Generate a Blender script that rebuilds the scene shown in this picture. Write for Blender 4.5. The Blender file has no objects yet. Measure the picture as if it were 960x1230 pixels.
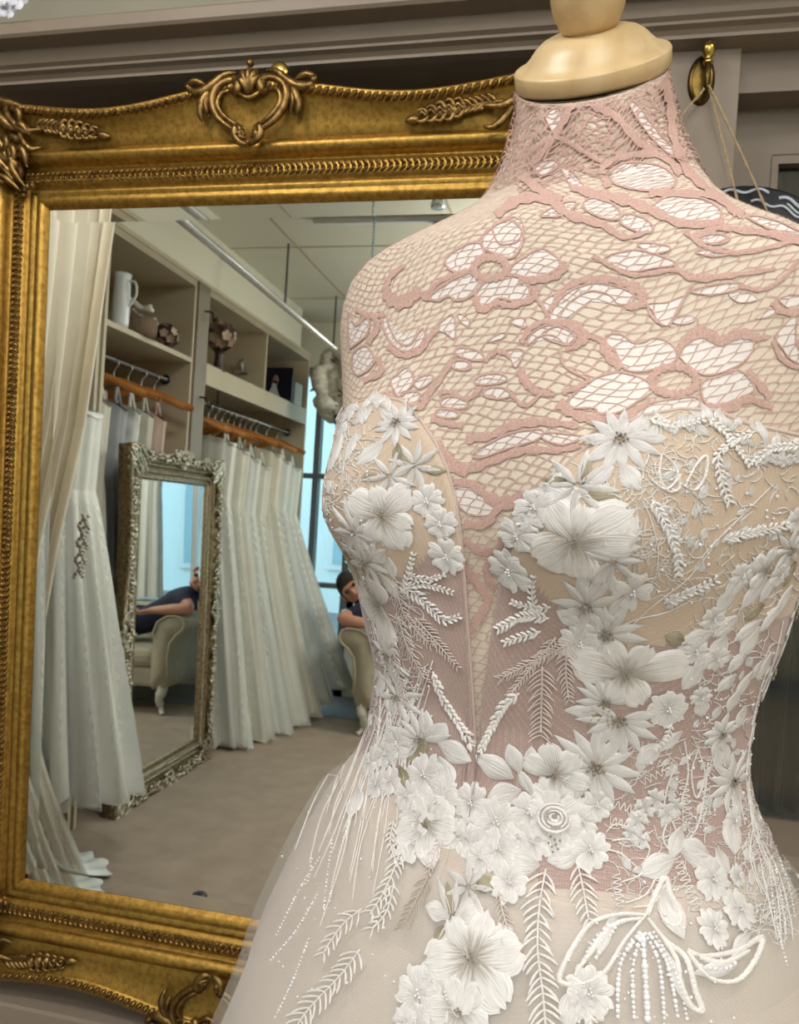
import bpy, math, random
import numpy as np
from mathutils import Vector, Matrix
from mathutils.bvhtree import BVHTree

# ------------------------------------------------------------------ camera, world, light, exposure
random.seed(7); rng = np.random.default_rng(7)
sc = bpy.context.scene
COL = sc.collection
PI = math.pi
F_PX = 930.0
CAM = np.array([0.0, 0.0, 1.35])
CM = np.array([[0.97654, 0.21104, 0.04277], [0.05551, -0.05479, -0.99695], [-0.20806, 0.97594, -0.06522]])  # right, down, forward
cd = bpy.data.cameras.new('camera'); cam = bpy.data.objects.new('camera', cd); COL.objects.link(cam)
cd.sensor_fit = 'HORIZONTAL'; cd.sensor_width = 36.0; cd.lens = 36.0 * F_PX / 960.0
cd.clip_start = 0.02; cd.clip_end = 60
cd.dof.use_dof = True; cd.dof.focus_distance = 0.56; cd.dof.aperture_fstop = 20
m = Matrix.Identity(4)
for i in range(3):
    m[i][0] = CM[0][i]; m[i][1] = -CM[1][i]; m[i][2] = -CM[2][i]; m[i][3] = CAM[i]
cam.matrix_world = m
sc.camera = cam
sc.view_settings.view_transform = 'Standard'; sc.view_settings.look = 'None'
sc.view_settings.gamma = 1.0; sc.view_settings.use_curve_mapping = False
sc.view_settings.exposure = 0.04
try:
    sc.cycles.use_denoising = True
    sc.cycles.max_bounces = 10; sc.cycles.transparent_max_bounces = 24
    sc.cycles.diffuse_bounces = 4; sc.cycles.glossy_bounces = 6
    sc.cycles.caustics_reflective = False; sc.cycles.caustics_refractive = False
    sc.cycles.sample_clamp_indirect = 6.0
except Exception:
    pass
w = bpy.data.worlds.new('world'); sc.world = w; w.use_nodes = True
w.node_tree.nodes['Background'].inputs[0].default_value = (0.76, 0.90, 1.0, 1)   # overcast daylight outside the shop window
w.node_tree.nodes['Background'].inputs[1].default_value = 2.6
CEIL = 2.62
def area_light(name, loc, sx, sy, power, col, rot=(0, 0, 0)):
    d = bpy.data.lights.new(name, 'AREA'); d.shape = 'RECTANGLE'; d.size = sx; d.size_y = sy
    d.energy = power; d.color = col
    o = bpy.data.objects.new(name, d); COL.objects.link(o); o.location = loc; o.rotation_euler = rot
    return o
LAMPS = [(0.10, -0.45, 0.55, 0.55, 9.5), (0.95, -1.9, 0.55, 0.55, 18), (-0.80, 0.18, 0.55, 0.3, 11), (0.9, 0.35, 0.4, 0.4, 6)]
for (lx, ly, sx, sy, pw) in LAMPS:
    area_light('ceiling_lamp_light', (lx, ly, CEIL - 0.045), sx * .9, sy * .9, pw, (1.0, 0.975, 0.945))
# added point light, kept out of view, to brighten the dim ceiling
_gl = bpy.data.lights.new('ceiling_fill_light', 'POINT'); _gl.energy = 37; _gl.color = (1.0, .965, .92); _gl.shadow_soft_size = .13
_go = bpy.data.objects.new('ceiling_fill_light', _gl); COL.objects.link(_go); _go.location = (-.05, -1.7, 2.2)
# sky portal in the shop window behind the camera (guides the sampling, gives off nothing itself)
_p = area_light('window_portal', (-0.5, -2.98, 1.3), 3.0, 2.3, 1, (1, 1, 1), (math.radians(90), 0, 0)); _p.data.cycles.is_portal = True

# ------------------------------------------------------------------ helpers
WORLD = {}                                            # world translation of every object
def link(name, data, parent=None, loc=None):
    o = bpy.data.objects.new(name, data); COL.objects.link(o)
    if loc is not None: o.location = loc
    if parent is not None:
        o.parent = parent; pw_ = WORLD[parent.name]
        o.matrix_parent_inverse = Matrix.Translation(-pw_)
        WORLD[o.name] = Vector(loc) if loc is not None else Vector((0, 0, 0))
    else:
        WORLD[o.name] = Vector(loc) if loc is not None else Vector((0, 0, 0))
    return o
def tag(o, label=None, cat=None, group=None, kind=None):
    if label: o['label'] = label
    if cat: o['category'] = cat
    if group: o['group'] = group
    if kind: o['kind'] = kind
    return o
def empty(name, loc, label=None, cat=None, group=None):
    o = link(name, None, None, Vector(loc)); o.empty_display_size = .05
    return tag(o, label, cat, group)

class MB:
    def __init__(s): s.v = []; s.f = []; s.uv = []; s.mi = []
    def add(s, verts, faces, uvs=None, mi=0):
        b = len(s.v); s.v.extend([tuple(map(float, p)) for p in verts])
        s.f.extend([tuple(b + i for i in f) for f in faces]); s.mi.extend([mi] * len(faces))
        if uvs is None: uvs = [(0, 0)] * len(verts)
        s.uv.extend(uvs)
    def box(s, x0, x1, y0, y1, z0, z1, mi=0):
        v = [(x, y, z) for x in (x0, x1) for y in (y0, y1) for z in (z0, z1)]
        s.add(v, [(0, 1, 3, 2), (4, 6, 7, 5), (0, 4, 5, 1), (2, 3, 7, 6), (0, 2, 6, 4), (1, 5, 7, 3)], None, mi)
    def grid(s, P, closed_u=False, closed_v=False, uv=None, mi=0):
        P = np.asarray(P); n, k = P.shape[:2]
        F = []
        for i in range(n if closed_u else n - 1):
            for j in range(k if closed_v else k - 1):
                a = i * k + j; b = ((i + 1) % n) * k + j; c = ((i + 1) % n) * k + (j + 1) % k; d = i * k + (j + 1) % k
                F.append((a, b, c, d))
        U = None
        if uv is not None: U = [tuple(q) for q in np.asarray(uv).reshape(-1, 2)]
        else: U = [(i / max(1, n - 1), j / max(1, k - 1)) for i in range(n) for j in range(k)]
        s.add(P.reshape(-1, 3), F, U, mi)
    def tube(s, pts, r, n=6, cap=True, flat=None, mi=0):
        """r: number or list; flat: (axis vector, factor) squashes the section along that axis"""
        pts = [np.asarray(p, float) for p in pts]; m_ = len(pts)
        rr = [r] * m_ if np.isscalar(r) else list(r)
        prev = None; rows = []
        for i in range(m_):
            t = pts[min(i + 1, m_ - 1)] - pts[max(i - 1, 0)]; L = np.linalg.norm(t); t = t / L if L > 1e-12 else np.array([0, 0, 1.])
            if prev is None:
                a = np.array([0, 0, 1.]) if abs(t[2]) < .9 else np.array([1., 0, 0])
                x = np.cross(a, t)
            else: x = prev - t * prev.dot(t)
            x /= max(1e-12, np.linalg.norm(x)); prev = x; y = np.cross(t, x)
            row = []
            for k in range(n):
                a = 2 * PI * k / n; d = (x * math.cos(a) + y * math.sin(a)) * rr[i]
                if flat is not None: d = d - flat[0] * (d.dot(flat[0])) * (1 - flat[1])
                row.append(pts[i] + d)
            rows.append(row)
        b = len(s.v)
        s.grid(np.array(rows), closed_v=True, mi=mi)
        if cap:
            for base in (b, b + (m_ - 1) * n):
                s.f.append(tuple(base + k for k in range(n))); s.mi.append(mi)
    def lathe(s, c, prof, n=24, axis=None, mi=0):
        """prof: (r, h) from bottom to top around axis through c"""
        c = np.asarray(c, float)
        if axis is None: X, Y, Z = np.eye(3)
        else:
            Z = np.asarray(axis, float); Z = Z / np.linalg.norm(Z)
            a = np.array([1., 0, 0]) if abs(Z[0]) < .9 else np.array([0, 1., 0])
            X = a - Z * a.dot(Z); X /= np.linalg.norm(X); Y = np.cross(Z, X)
        P = np.array([[c + Z * h + (X * math.cos(2 * PI * k / n) + Y * math.sin(2 * PI * k / n)) * r for k in range(n)] for (r, h) in prof])
        s.grid(P, closed_v=True, mi=mi)
    def ball(s, c, r, n=8, k=6, axes=None, mi=0):
        c = np.asarray(c, float); r = np.array([r, r, r], float) if np.isscalar(r) else np.asarray(r, float)
        A = np.eye(3) if axes is None else np.asarray(axes, float)
        P = []
        for i in range(k + 1):
            t = PI * i / k
            P.append([c + A[0] * r[0] * math.sin(t) * math.cos(2 * PI * j / n) + A[1] * r[1] * math.sin(t) * math.sin(2 * PI * j / n) + A[2] * r[2] * math.cos(t) for j in range(n)])
        s.grid(np.array(P), closed_v=True, mi=mi)
    def build(s, name, mats, parent=None, smooth=True, loc=None):
        me = bpy.data.meshes.new(name)
        vv = s.v if loc is None else [(x - loc[0], y - loc[1], z - loc[2]) for x, y, z in s.v]
        me.from_pydata(vv, [], s.f)
        if not isinstance(mats, (list, tuple)): mats = [mats]
        for mm in mats: me.materials.append(mm)
        if len(mats) > 1: me.polygons.foreach_set('material_index', s.mi)
        if smooth: me.polygons.foreach_set('use_smooth', [True] * len(s.f))
        ul = me.uv_layers.new(name='UVMap')
        li = np.zeros(len(me.loops), dtype=np.int32); me.loops.foreach_get('vertex_index', li)
        ul.data.foreach_set('uv', np.asarray(s.uv, dtype=np.float32)[li].ravel())
        me.update()
        return link(name, me, parent, loc)
def boxobj(name, x0, x1, y0, y1, z0, z1, mat, parent=None, bevel=0.0):
    b = MB(); b.box(x0, x1, y0, y1, z0, z1); o = b.build(name, mat, parent, smooth=False)
    if bevel:
        md = o.modifiers.new('bevel', 'BEVEL'); md.width = bevel; md.segments = 2
    return o
def struct(o, label=None): o['kind'] = 'structure'; (label and o.__setitem__('label', label)); return o
def interp(t, x): return np.interp(x, [p[0] for p in t], [p[1] for p in t])
def bez(p, n=12):
    """smooth curve (Catmull-Rom) through points"""
    p = [np.asarray(q, float) for q in p]; out = []
    for i in range(len(p) - 1):
        a, b, c, d = p[max(i - 1, 0)], p[i], p[i + 1], p[min(i + 2, len(p) - 1)]
        for k in range(n):
            t = k / n
            out.append(.5 * ((2 * b) + (c - a) * t + (2 * a - 5 * b + 4 * c - d) * t * t + (3 * b - a - 3 * c + d) * t ** 3))
    out.append(p[-1]); return out

# ------------------------------------------------------------------ materials
def srgb(r, g, b):
    f = lambda c: (c / 255 / 12.92) if c / 255 <= .04045 else ((c / 255 + .055) / 1.055) ** 2.4
    return (f(r), f(g), f(b), 1)
def mat(name, col, rough=.6, metal=0.0, noise=None, bump=None, spec=.5, sheen=0.0, coat=0.0, trans=0.0, alpha=None):
    """noise: (scale, amount) colour mottling; bump: (scale, strength)"""
    M_ = bpy.data.materials.new(name); M_.use_nodes = True
    nt = M_.node_tree; bs = nt.nodes['Principled BSDF']
    bs.inputs['Base Color'].default_value = col; bs.inputs['Roughness'].default_value = rough
    bs.inputs['Metallic'].default_value = metal; bs.inputs['Specular IOR Level'].default_value = spec
    if sheen: bs.inputs['Sheen Weight'].default_value = sheen; bs.inputs['Sheen Roughness'].default_value = .4
    if coat: bs.inputs['Coat Weight'].default_value = coat
    if alpha is not None: bs.inputs['Alpha'].default_value = alpha
    if noise or bump:
        tc = nt.nodes.new('ShaderNodeTexCoord')
    if noise:
        n = nt.nodes.new('ShaderNodeTexNoise'); n.inputs['Scale'].default_value = noise[0]; n.inputs['Detail'].default_value = 5
        nt.links.new(tc.outputs['Object'], n.inputs['Vector'])
        rp = nt.nodes.new('ShaderNodeValToRGB'); rp.color_ramp.elements[0].position = .3; rp.color_ramp.elements[1].position = .7
        k = noise[1]; c = col
        rp.color_ramp.elements[0].color = (c[0] * (1 - k), c[1] * (1 - k), c[2] * (1 - k), 1)
        rp.color_ramp.elements[1].color = (min(1, c[0] * (1 + k * .6)), min(1, c[1] * (1 + k * .6)), min(1, c[2] * (1 + k * .6)), 1)
        nt.links.new(n.outputs['Fac'], rp.inputs['Fac']); nt.links.new(rp.outputs['Color'], bs.inputs['Base Color'])
    if bump:
        n2 = nt.nodes.new('ShaderNodeTexNoise'); n2.inputs['Scale'].default_value = bump[0]; n2.inputs['Detail'].default_value = 4
        nt.links.new(tc.outputs['Object'], n2.inputs['Vector'])
        bp = nt.nodes.new('ShaderNodeBump'); bp.inputs['Strength'].default_value = bump[1]; bp.inputs['Distance'].default_value = .004
        nt.links.new(n2.outputs['Fac'], bp.inputs['Height']); nt.links.new(bp.outputs['Normal'], bs.inputs['Normal'])
    return M_
def emis(name, col, s):
    M_ = bpy.data.materials.new(name); M_.use_nodes = True; nt = M_.node_tree
    e = nt.nodes.new('ShaderNodeEmission'); e.inputs[0].default_value = col; e.inputs[1].default_value = s
    nt.links.new(e.outputs[0], nt.nodes['Material Output'].inputs[0]); return M_

m_taupe = mat('taupe_paint', srgb(152, 137, 121), .5, noise=(6, .06), bump=(40, .08))
m_taupe_d = mat('taupe_panel', srgb(134, 121, 106), .5, noise=(7, .06))
m_cream = mat('cream_wall', srgb(226, 220, 200), .7, noise=(3, .04))
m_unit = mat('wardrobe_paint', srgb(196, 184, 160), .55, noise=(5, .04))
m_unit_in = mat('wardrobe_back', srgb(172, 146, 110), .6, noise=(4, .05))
m_post = mat('grey_post', srgb(140, 130, 116), .5)
m_ceil = mat('ceiling_paint', srgb(222, 218, 200), .8, noise=(2, .03))
m_carpet = mat('carpet', srgb(172, 155, 139), .95, noise=(9, .12), bump=(420, .5), spec=.1)
m_lino = mat('grey_floor', srgb(128, 128, 130), .6)
m_dark = mat('black_paint', srgb(22, 22, 22), .4)
m_chrome = mat('chrome', srgb(225, 230, 236), .25, 1.0)
m_steel = mat('dull_steel', srgb(120, 120, 120), .35, 1.0)
m_brass = mat('brass', srgb(196, 168, 92), .25, 1.0)
m_brass_d = mat('antique_brass', srgb(104, 84, 44), .32, 1.0, noise=(90, .4))
m_twine = mat('twine', srgb(188, 164, 128), .9, noise=(300, .2))
m_wood = None

def wood_mat(name, c1, c2, scale=1.0, rough=.38):
    M_ = bpy.data.materials.new(name); M_.use_nodes = True; nt = M_.node_tree; bs = nt.nodes['Principled BSDF']
    tc = nt.nodes.new('ShaderNodeTexCoord'); mp = nt.nodes.new('ShaderNodeMapping'); mp.inputs['Scale'].default_value = (60 * scale, 60 * scale, 7 * scale)
    mp.inputs['Rotation'].default_value = (.9, .25, 0)
    n = nt.nodes.new('ShaderNodeTexNoise'); n.inputs['Scale'].default_value = 1.0; n.inputs['Detail'].default_value = 4; n.inputs['Distortion'].default_value = .6
    rp = nt.nodes.new('ShaderNodeValToRGB'); rp.color_ramp.elements[0].color = c1; rp.color_ramp.elements[1].color = c2
    rp.color_ramp.elements[0].position = .35; rp.color_ramp.elements[1].position = .65
    nt.links.new(tc.outputs['Object'], mp.inputs['Vector']); nt.links.new(mp.outputs['Vector'], n.inputs['Vector'])
    nt.links.new(n.outputs['Fac'], rp.inputs['Fac']); nt.links.new(rp.outputs['Color'], bs.inputs['Base Color'])
    bs.inputs['Roughness'].default_value = rough
    return M_
m_beech = wood_mat('beech_wood', srgb(208, 178, 130), srgb(222, 196, 150), .8, .36)
m_hanger = wood_mat('hanger_wood', srgb(166, 104, 46), srgb(190, 124, 60), 1, .4)

def gold_mat(name, hi, lo, rough, scale=45):
    M_ = bpy.data.materials.new(name); M_.use_nodes = True; nt = M_.node_tree; bs = nt.nodes['Principled BSDF']
    tc = nt.nodes.new('ShaderNodeTexCoord')
    n = nt.nodes.new('ShaderNodeTexNoise'); n.inputs['Scale'].default_value = scale; n.inputs['Detail'].default_value = 7; n.inputs['Roughness'].default_value = .68
    nt.links.new(tc.outputs['Object'], n.inputs['Vector'])
    rp = nt.nodes.new('ShaderNodeValToRGB'); rp.color_ramp.elements[0].color = lo; rp.color_ramp.elements[1].color = hi
    rp.color_ramp.elements[0].position = .38; rp.color_ramp.elements[1].position = .58
    nt.links.new(n.outputs['Fac'], rp.inputs['Fac']); nt.links.new(rp.outputs['Color'], bs.inputs['Base Color'])
    bs.inputs['Metallic'].default_value = .85; bs.inputs['Roughness'].default_value = rough
    bp = nt.nodes.new('ShaderNodeBump'); bp.inputs['Strength'].default_value = .25; bp.inputs['Distance'].default_value = .002
    n2 = nt.nodes.new('ShaderNodeTexNoise'); n2.inputs['Scale'].default_value = scale * 7; n2.inputs['Detail'].default_value = 3
    nt.links.new(tc.outputs['Object'], n2.inputs['Vector'])
    nt.links.new(n2.outputs['Fac'], bp.inputs['Height']); nt.links.new(bp.outputs['Normal'], bs.inputs['Normal'])
    return M_
m_gold = gold_mat('gilt', srgb(190, 150, 72), srgb(150, 114, 50), .34, 120)
m_gold_p = gold_mat('gilt_panel', srgb(164, 128, 58), srgb(132, 100, 42), .5, 130)
m_gold_o = gold_mat('gilt_ornament', srgb(158, 126, 74), srgb(104, 78, 42), .32, 90)
m_silver = gold_mat('aged_silver', srgb(172, 156, 126), srgb(120, 104, 78), .36, 70)
m_silver_o = gold_mat('silver_ornament', srgb(214, 208, 192), srgb(140, 130, 108), .28, 90)
m_mirror = mat('mirror_silvering', (.80, .84, .80, 1), .0, 1.0)
m_mirror2 = mat('mirror_silvering_small', (.84, .88, .88, 1), .0, 1.0)

# ------------------------------------------------------------------ the room
struct(boxobj('floor', -2.6, 2.2, -3.0, 1.7, -.1, 0, m_carpet), 'taupe carpet')
struct(boxobj('floor_strip', -2.0, 2.2, -3.0, -2.45, 0, .004, m_lino), 'grey vinyl floor strip by the window')
def ceiling():
    b = MB(); b.box(-2.6, 2.2, -3.1, 1.7, CEIL, CEIL + .1); o = struct(b.build('ceiling', m_ceil, None, False))
    for x in (-2.2, -1.4, -.6, .2, 1.0, 1.8):
        t = MB(); t.box(x - .006, x + .006, -3.0, 1.6, CEIL - .003, CEIL - .0005); t.build('panel_joint', m_unit, o, False)
    for y in (-2.4, -1.5, -.6):
        t = MB(); t.box(-2.5, 2.1, y - .006, y + .006, CEIL - .003, CEIL - .0005); t.build('panel_joint', m_unit, o, False)
ceiling()
struct(boxobj('wall_left', -2.7, -2.6, -3.1, 1.7, 0, CEIL, m_cream))
struct(boxobj('wall_right', 2.2, 2.3, -3.1, 1.7, 0, CEIL, m_cream))
# bulkhead above the wardrobes
struct(boxobj('trim_1', -2.6, -1.78, -2.66, 1.0, 2.335, CEIL, m_ceil), 'pale bulkhead above the wardrobes')
# back wall with the shop window
def back_wall():
    b = MB()
    b.box(-2.6, -2.02, -3.1, -3.0, 0, CEIL); b.box(-2.02, 1.0, -3.1, -3.0, 2.3, CEIL); b.box(1.0, 2.2, -3.1, -3.0, 0, CEIL)
    b.box(-1.45, 1.0, -3.1, -3.0, 0, .62)
    struct(b.build('wall_back', m_cream, None, False))
back_wall()
m_frame_grey = mat('window_frame_grey', srgb(92, 96, 98), .45)
m_frame_white = mat('window_frame_white', srgb(222, 226, 226), .45)
m_glass = mat('window_glass', (.9, .97, 1, 1), .02)
_nt = m_glass.node_tree
_t = _nt.nodes.new('ShaderNodeBsdfTransparent'); _t.inputs[0].default_value = (.86, .96, .98, 1)
_g = _nt.nodes.new('ShaderNodeBsdfGlossy'); _g.inputs['Roughness'].default_value = .02
_mx = _nt.nodes.new('ShaderNodeMixShader'); _mx.inputs[0].default_value = .06
_nt.links.new(_t.outputs[0], _mx.inputs[1]); _nt.links.new(_g.outputs[0], _mx.inputs[2]); _nt.links.new(_mx.outputs[0], _nt.nodes['Material Output'].inputs[0])
def window(name, x0, x1, z0, z1, mfr, nx, nz, lab):
    b = MB(); t = .03
    b.box(x0, x1, -3.07, -2.985, z0, z0 + .06); b.box(x0, x1, -3.07, -2.985, z1 - .05, z1)
    b.box(x0, x0 + .05, -3.07, -2.985, z0, z1); b.box(x1 - .05, x1, -3.07, -2.985, z0, z1)
    fr = struct(b.build(name, mfr, None, False), lab)
    for i in range(1, nx):
        x = x0 + (x1 - x0) * i / nx; boxobj('mullion', x - .02, x + .02, -3.06, -2.99, z0 + .06, z1 - .05, mfr, fr)
    for k in range(1, nz):
        z = z0 + (z1 - z0) * k / nz; boxobj('transom', x0 + .05, x1 - .05, -3.058, -2.992, z - .018, z + .018, mfr, fr)
    for i in range(nx):
        a, c = x0 + (x1 - x0) * i / nx, x0 + (x1 - x0) * (i + 1) / nx
        boxobj('pane', a + .005, c - .005, -3.032, -3.028, z0 + .03, z1 - .03, m_glass, fr)
    return fr
_w1 = window('window_1', -1.45, 1.0, .62, 2.3, m_frame_white, 4, 1, 'wide shop window with white frame')
_b = MB(); _b.tube([(-.36, -3.02, .70), (-.12, -3.02, .98)], .014, 6); _b.build('red_stripe', mat('red_film', srgb(226, 60, 80), .4), _w1)
boxobj('window_sill', -1.45, 1.0, -3.0, -2.86, .59, .62, m_frame_white).__setitem__('kind', 'structure')
window('door_1', -2.02, -1.45, 0, 2.3, m_frame_grey, 2, 3, 'glazed shop door with dark grey frame')
# street outside the window: pavement, a pale shop front across the road
struct(boxobj('ground', -7, 6, -9, -3.1, -.15, -.1, mat('asphalt', srgb(120, 124, 130), .9, noise=(3, .1))))
def street():
    t = empty('shop_front', (-1.0, -8.2, -.1), 'pale blue shop front across the street seen in the mirrors', 'building')
    mw = mat('street_render', srgb(226, 236, 238), .8); mg = mat('street_glass', srgb(150, 186, 200), .2)
    boxobj('wall', -6, 5, -8.6, -8.2, -.1, 3.4, mw, t)
    for i in range(5):
        x = -5.2 + i * 2.0
        f = boxobj('window', x, x + 1.2, -8.2, -8.15, .5, 2.2, m_frame_white, t); boxobj('pane', x + .08, x + 1.12, -8.15, -8.14, .58, 2.12, mg, f)
street()
# ceiling light fittings (one under each lamp)
for i, (lx, ly, sx, sy, pw) in enumerate(LAMPS):
    lab = ['square ceiling light panel over the dress form', 'square ceiling light panel near the window', 'small oblong ceiling light panel over the gilt mirror', 'smallest square ceiling light panel in the right corner'][i]
    t = empty('ceiling_light', (lx, ly, CEIL), lab, 'ceiling light', 'ceiling light panels')
    b = MB()
    for (a0, a1, c0, c1) in ((-sx / 2 - .02, sx / 2 + .02, -sy / 2 - .02, -sy / 2), (-sx / 2 - .02, sx / 2 + .02, sy / 2, sy / 2 + .02), (-sx / 2 - .02, -sx / 2, -sy / 2, sy / 2), (sx / 2, sx / 2 + .02, -sy / 2, sy / 2)):
        b.box(lx + a0, lx + a1, ly + c0, ly + c1, CEIL - .05, CEIL)
    b.build('frame', m_frame_white, t, False)
    boxobj('diffuser', lx - sx / 2, lx + sx / 2, ly - sy / 2, ly + sy / 2, CEIL - .038, CEIL - .03, m_frame_white, t)

_t = empty('added_fill_globe', (-.05, -1.7, CEIL), 'added frosted globe out of view around the fill light for the ceiling', 'ceiling light')  # globe and stem are added too, a housing for the unseen fill light
b = MB(); b.tube([(-.05, -1.7, CEIL), (-.05, -1.7, 2.36)], .006, 8); b.lathe((-.05, -1.7, 2.335), [(0, .03), (.03, .03), (.034, 0), (.03, -.004)], 20); b.build('stem', m_brass_d, _t)
m_globe = mat('frosted_glass', srgb(250, 246, 236), .5, alpha=.12)
b = MB(); b.ball((-.05, -1.7, 2.2), .145, 32, 20); b.build('globe', m_globe, _t)
# wall unit behind the gilt mirror: cornice, pillar, glazed door
def wall_unit():
    w_ = struct(boxobj('wall_mirror', -2.6, 2.2, 1.55, 1.65, 0, CEIL, m_cream))
    struct(boxobj('wall_panel', -2.6, .10, 1.33, 1.36, .78, 1.975, m_taupe_d), 'recessed taupe panelling behind the gilt mirror')
    # cornice profile swept along x
    prof = [(1.36, 2.022), (1.117, 2.022), (1.110, 2.016), (1.110, 2.0), (1.114, 1.996), (1.15, 1.996), (1.15, 1.974), (1.157, 1.970), (1.157, 1.966), (1.166, 1.963), (1.171, 1.958), (1.171, 1.953), (1.188, 1.951), (1.205, 1.951), (1.36, 1.951)]
    b = MB(); P = np.array([[(x, y, z + .010 * 0) for (y, z) in prof] for x in (-2.4, 2.1)]); b.grid(P)
    struct(b.build('trim_2', m_taupe, None, False), 'taupe moulded cornice above the gilt mirror')
    for x, w in ((-.655, .018), (-.263, .016)):
        struct(boxobj('trim_3', x - w / 2, x + w / 2, 1.262, 1.29, .8, 1.952, m_post))
    # square pillar with the hook
    struct(boxobj('trim_4', .098, .208, 1.2, 1.36, .80, 1.952, m_taupe, None, .002), 'taupe pillar holding the brass hook')
    # right recess: top rail, panelled door with dark pane and pleated curtain
    struct(boxobj('trim_5', .208, 1.4, 1.215, 1.36, 1.895, 1.952, m_taupe_d), 'taupe head rail of the glazed cupboard')
    d = boxobj('door_2', .208, .282, 1.27, 1.30, .815, 1.895, m_taupe_d); struct(d, 'taupe stile of the glazed cupboard door')
    boxobj('top_rail', .282, .80, 1.27, 1.30, 1.815, 1.895, m_taupe_d, d); boxobj('stile', .80, .87, 1.27, 1.30, .815, 1.895, m_taupe_d, d)
    bd = MB()
    P = np.array([[(.272, 1.268, z) for z in (.83, 1.828)], [(.286, 1.285, z) for z in (.83, 1.815)]]); bd.grid(P)
    P = np.array([[(x, 1.268, 1.828) for x in (.272, .8)], [(x, 1.285, 1.815) for x in (.286, .8)]]); bd.grid(P)
    bd.build('glazing_bead', m_taupe, d, False)
    mg = mat('cupboard_glass', srgb(30, 36, 36), .08)
    _n = mg.node_tree; tr = _n.nodes.new('ShaderNodeBsdfTransparent'); tr.inputs[0].default_value = (.62, .68, .66, 1)
    gl = _n.nodes.new('ShaderNodeBsdfGlossy'); gl.inputs['Roughness'].default_value = .06
    mx = _n.nodes.new('ShaderNodeMixShader'); mx.inputs[0].default_value = .12
    _n.links.new(tr.outputs[0], mx.inputs[1]); _n.links.new(gl.outputs[0], mx.inputs[2]); _n.links.new(mx.outputs[0], _n.nodes['Material Output'].inputs[0])
    boxobj('pane', .282, .80, 1.287, 1.291, .82, 1.818, mg, d)
    c = MB(); N = 240; xs = np.linspace(.21, 1.0, N)
    P = np.array([[(x, 1.325 + .013 * math.sin(x * 190) + .006 * math.sin(x * 83 + 1), z) for z in (.815, .95, 1.4, 1.88)] for x in xs]); c.grid(P)
    tag(c.build('cupboard_curtain', mat('black_satin', srgb(44, 48, 46), .42, sheen=.3), None), 'black pleated curtain behind the cupboard glass', 'curtain')
    s_ = MB(); s_.box(.10, 1.4, 1.17, 1.36, .79, .812); struct(s_.build('trim_6', m_taupe, None, False), 'taupe sill below the glazed cupboard')
    struct(boxobj('wall_base', .10, 1.4, 1.215, 1.36, 0, .79, m_taupe_d), 'taupe base panel below the glazed cupboard')
    struct(boxobj('trim_7', -2.4, .10, 1.035, 1.36, .0, .455, m_taupe, None, .004), 'taupe ledge carrying the gilt mirror')
    struct(boxobj('wall_low', -2.4, .10, 1.34, 1.37, .455, .78, m_taupe_d), 'taupe panel behind the gilt mirror foot')
wall_unit()

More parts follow.
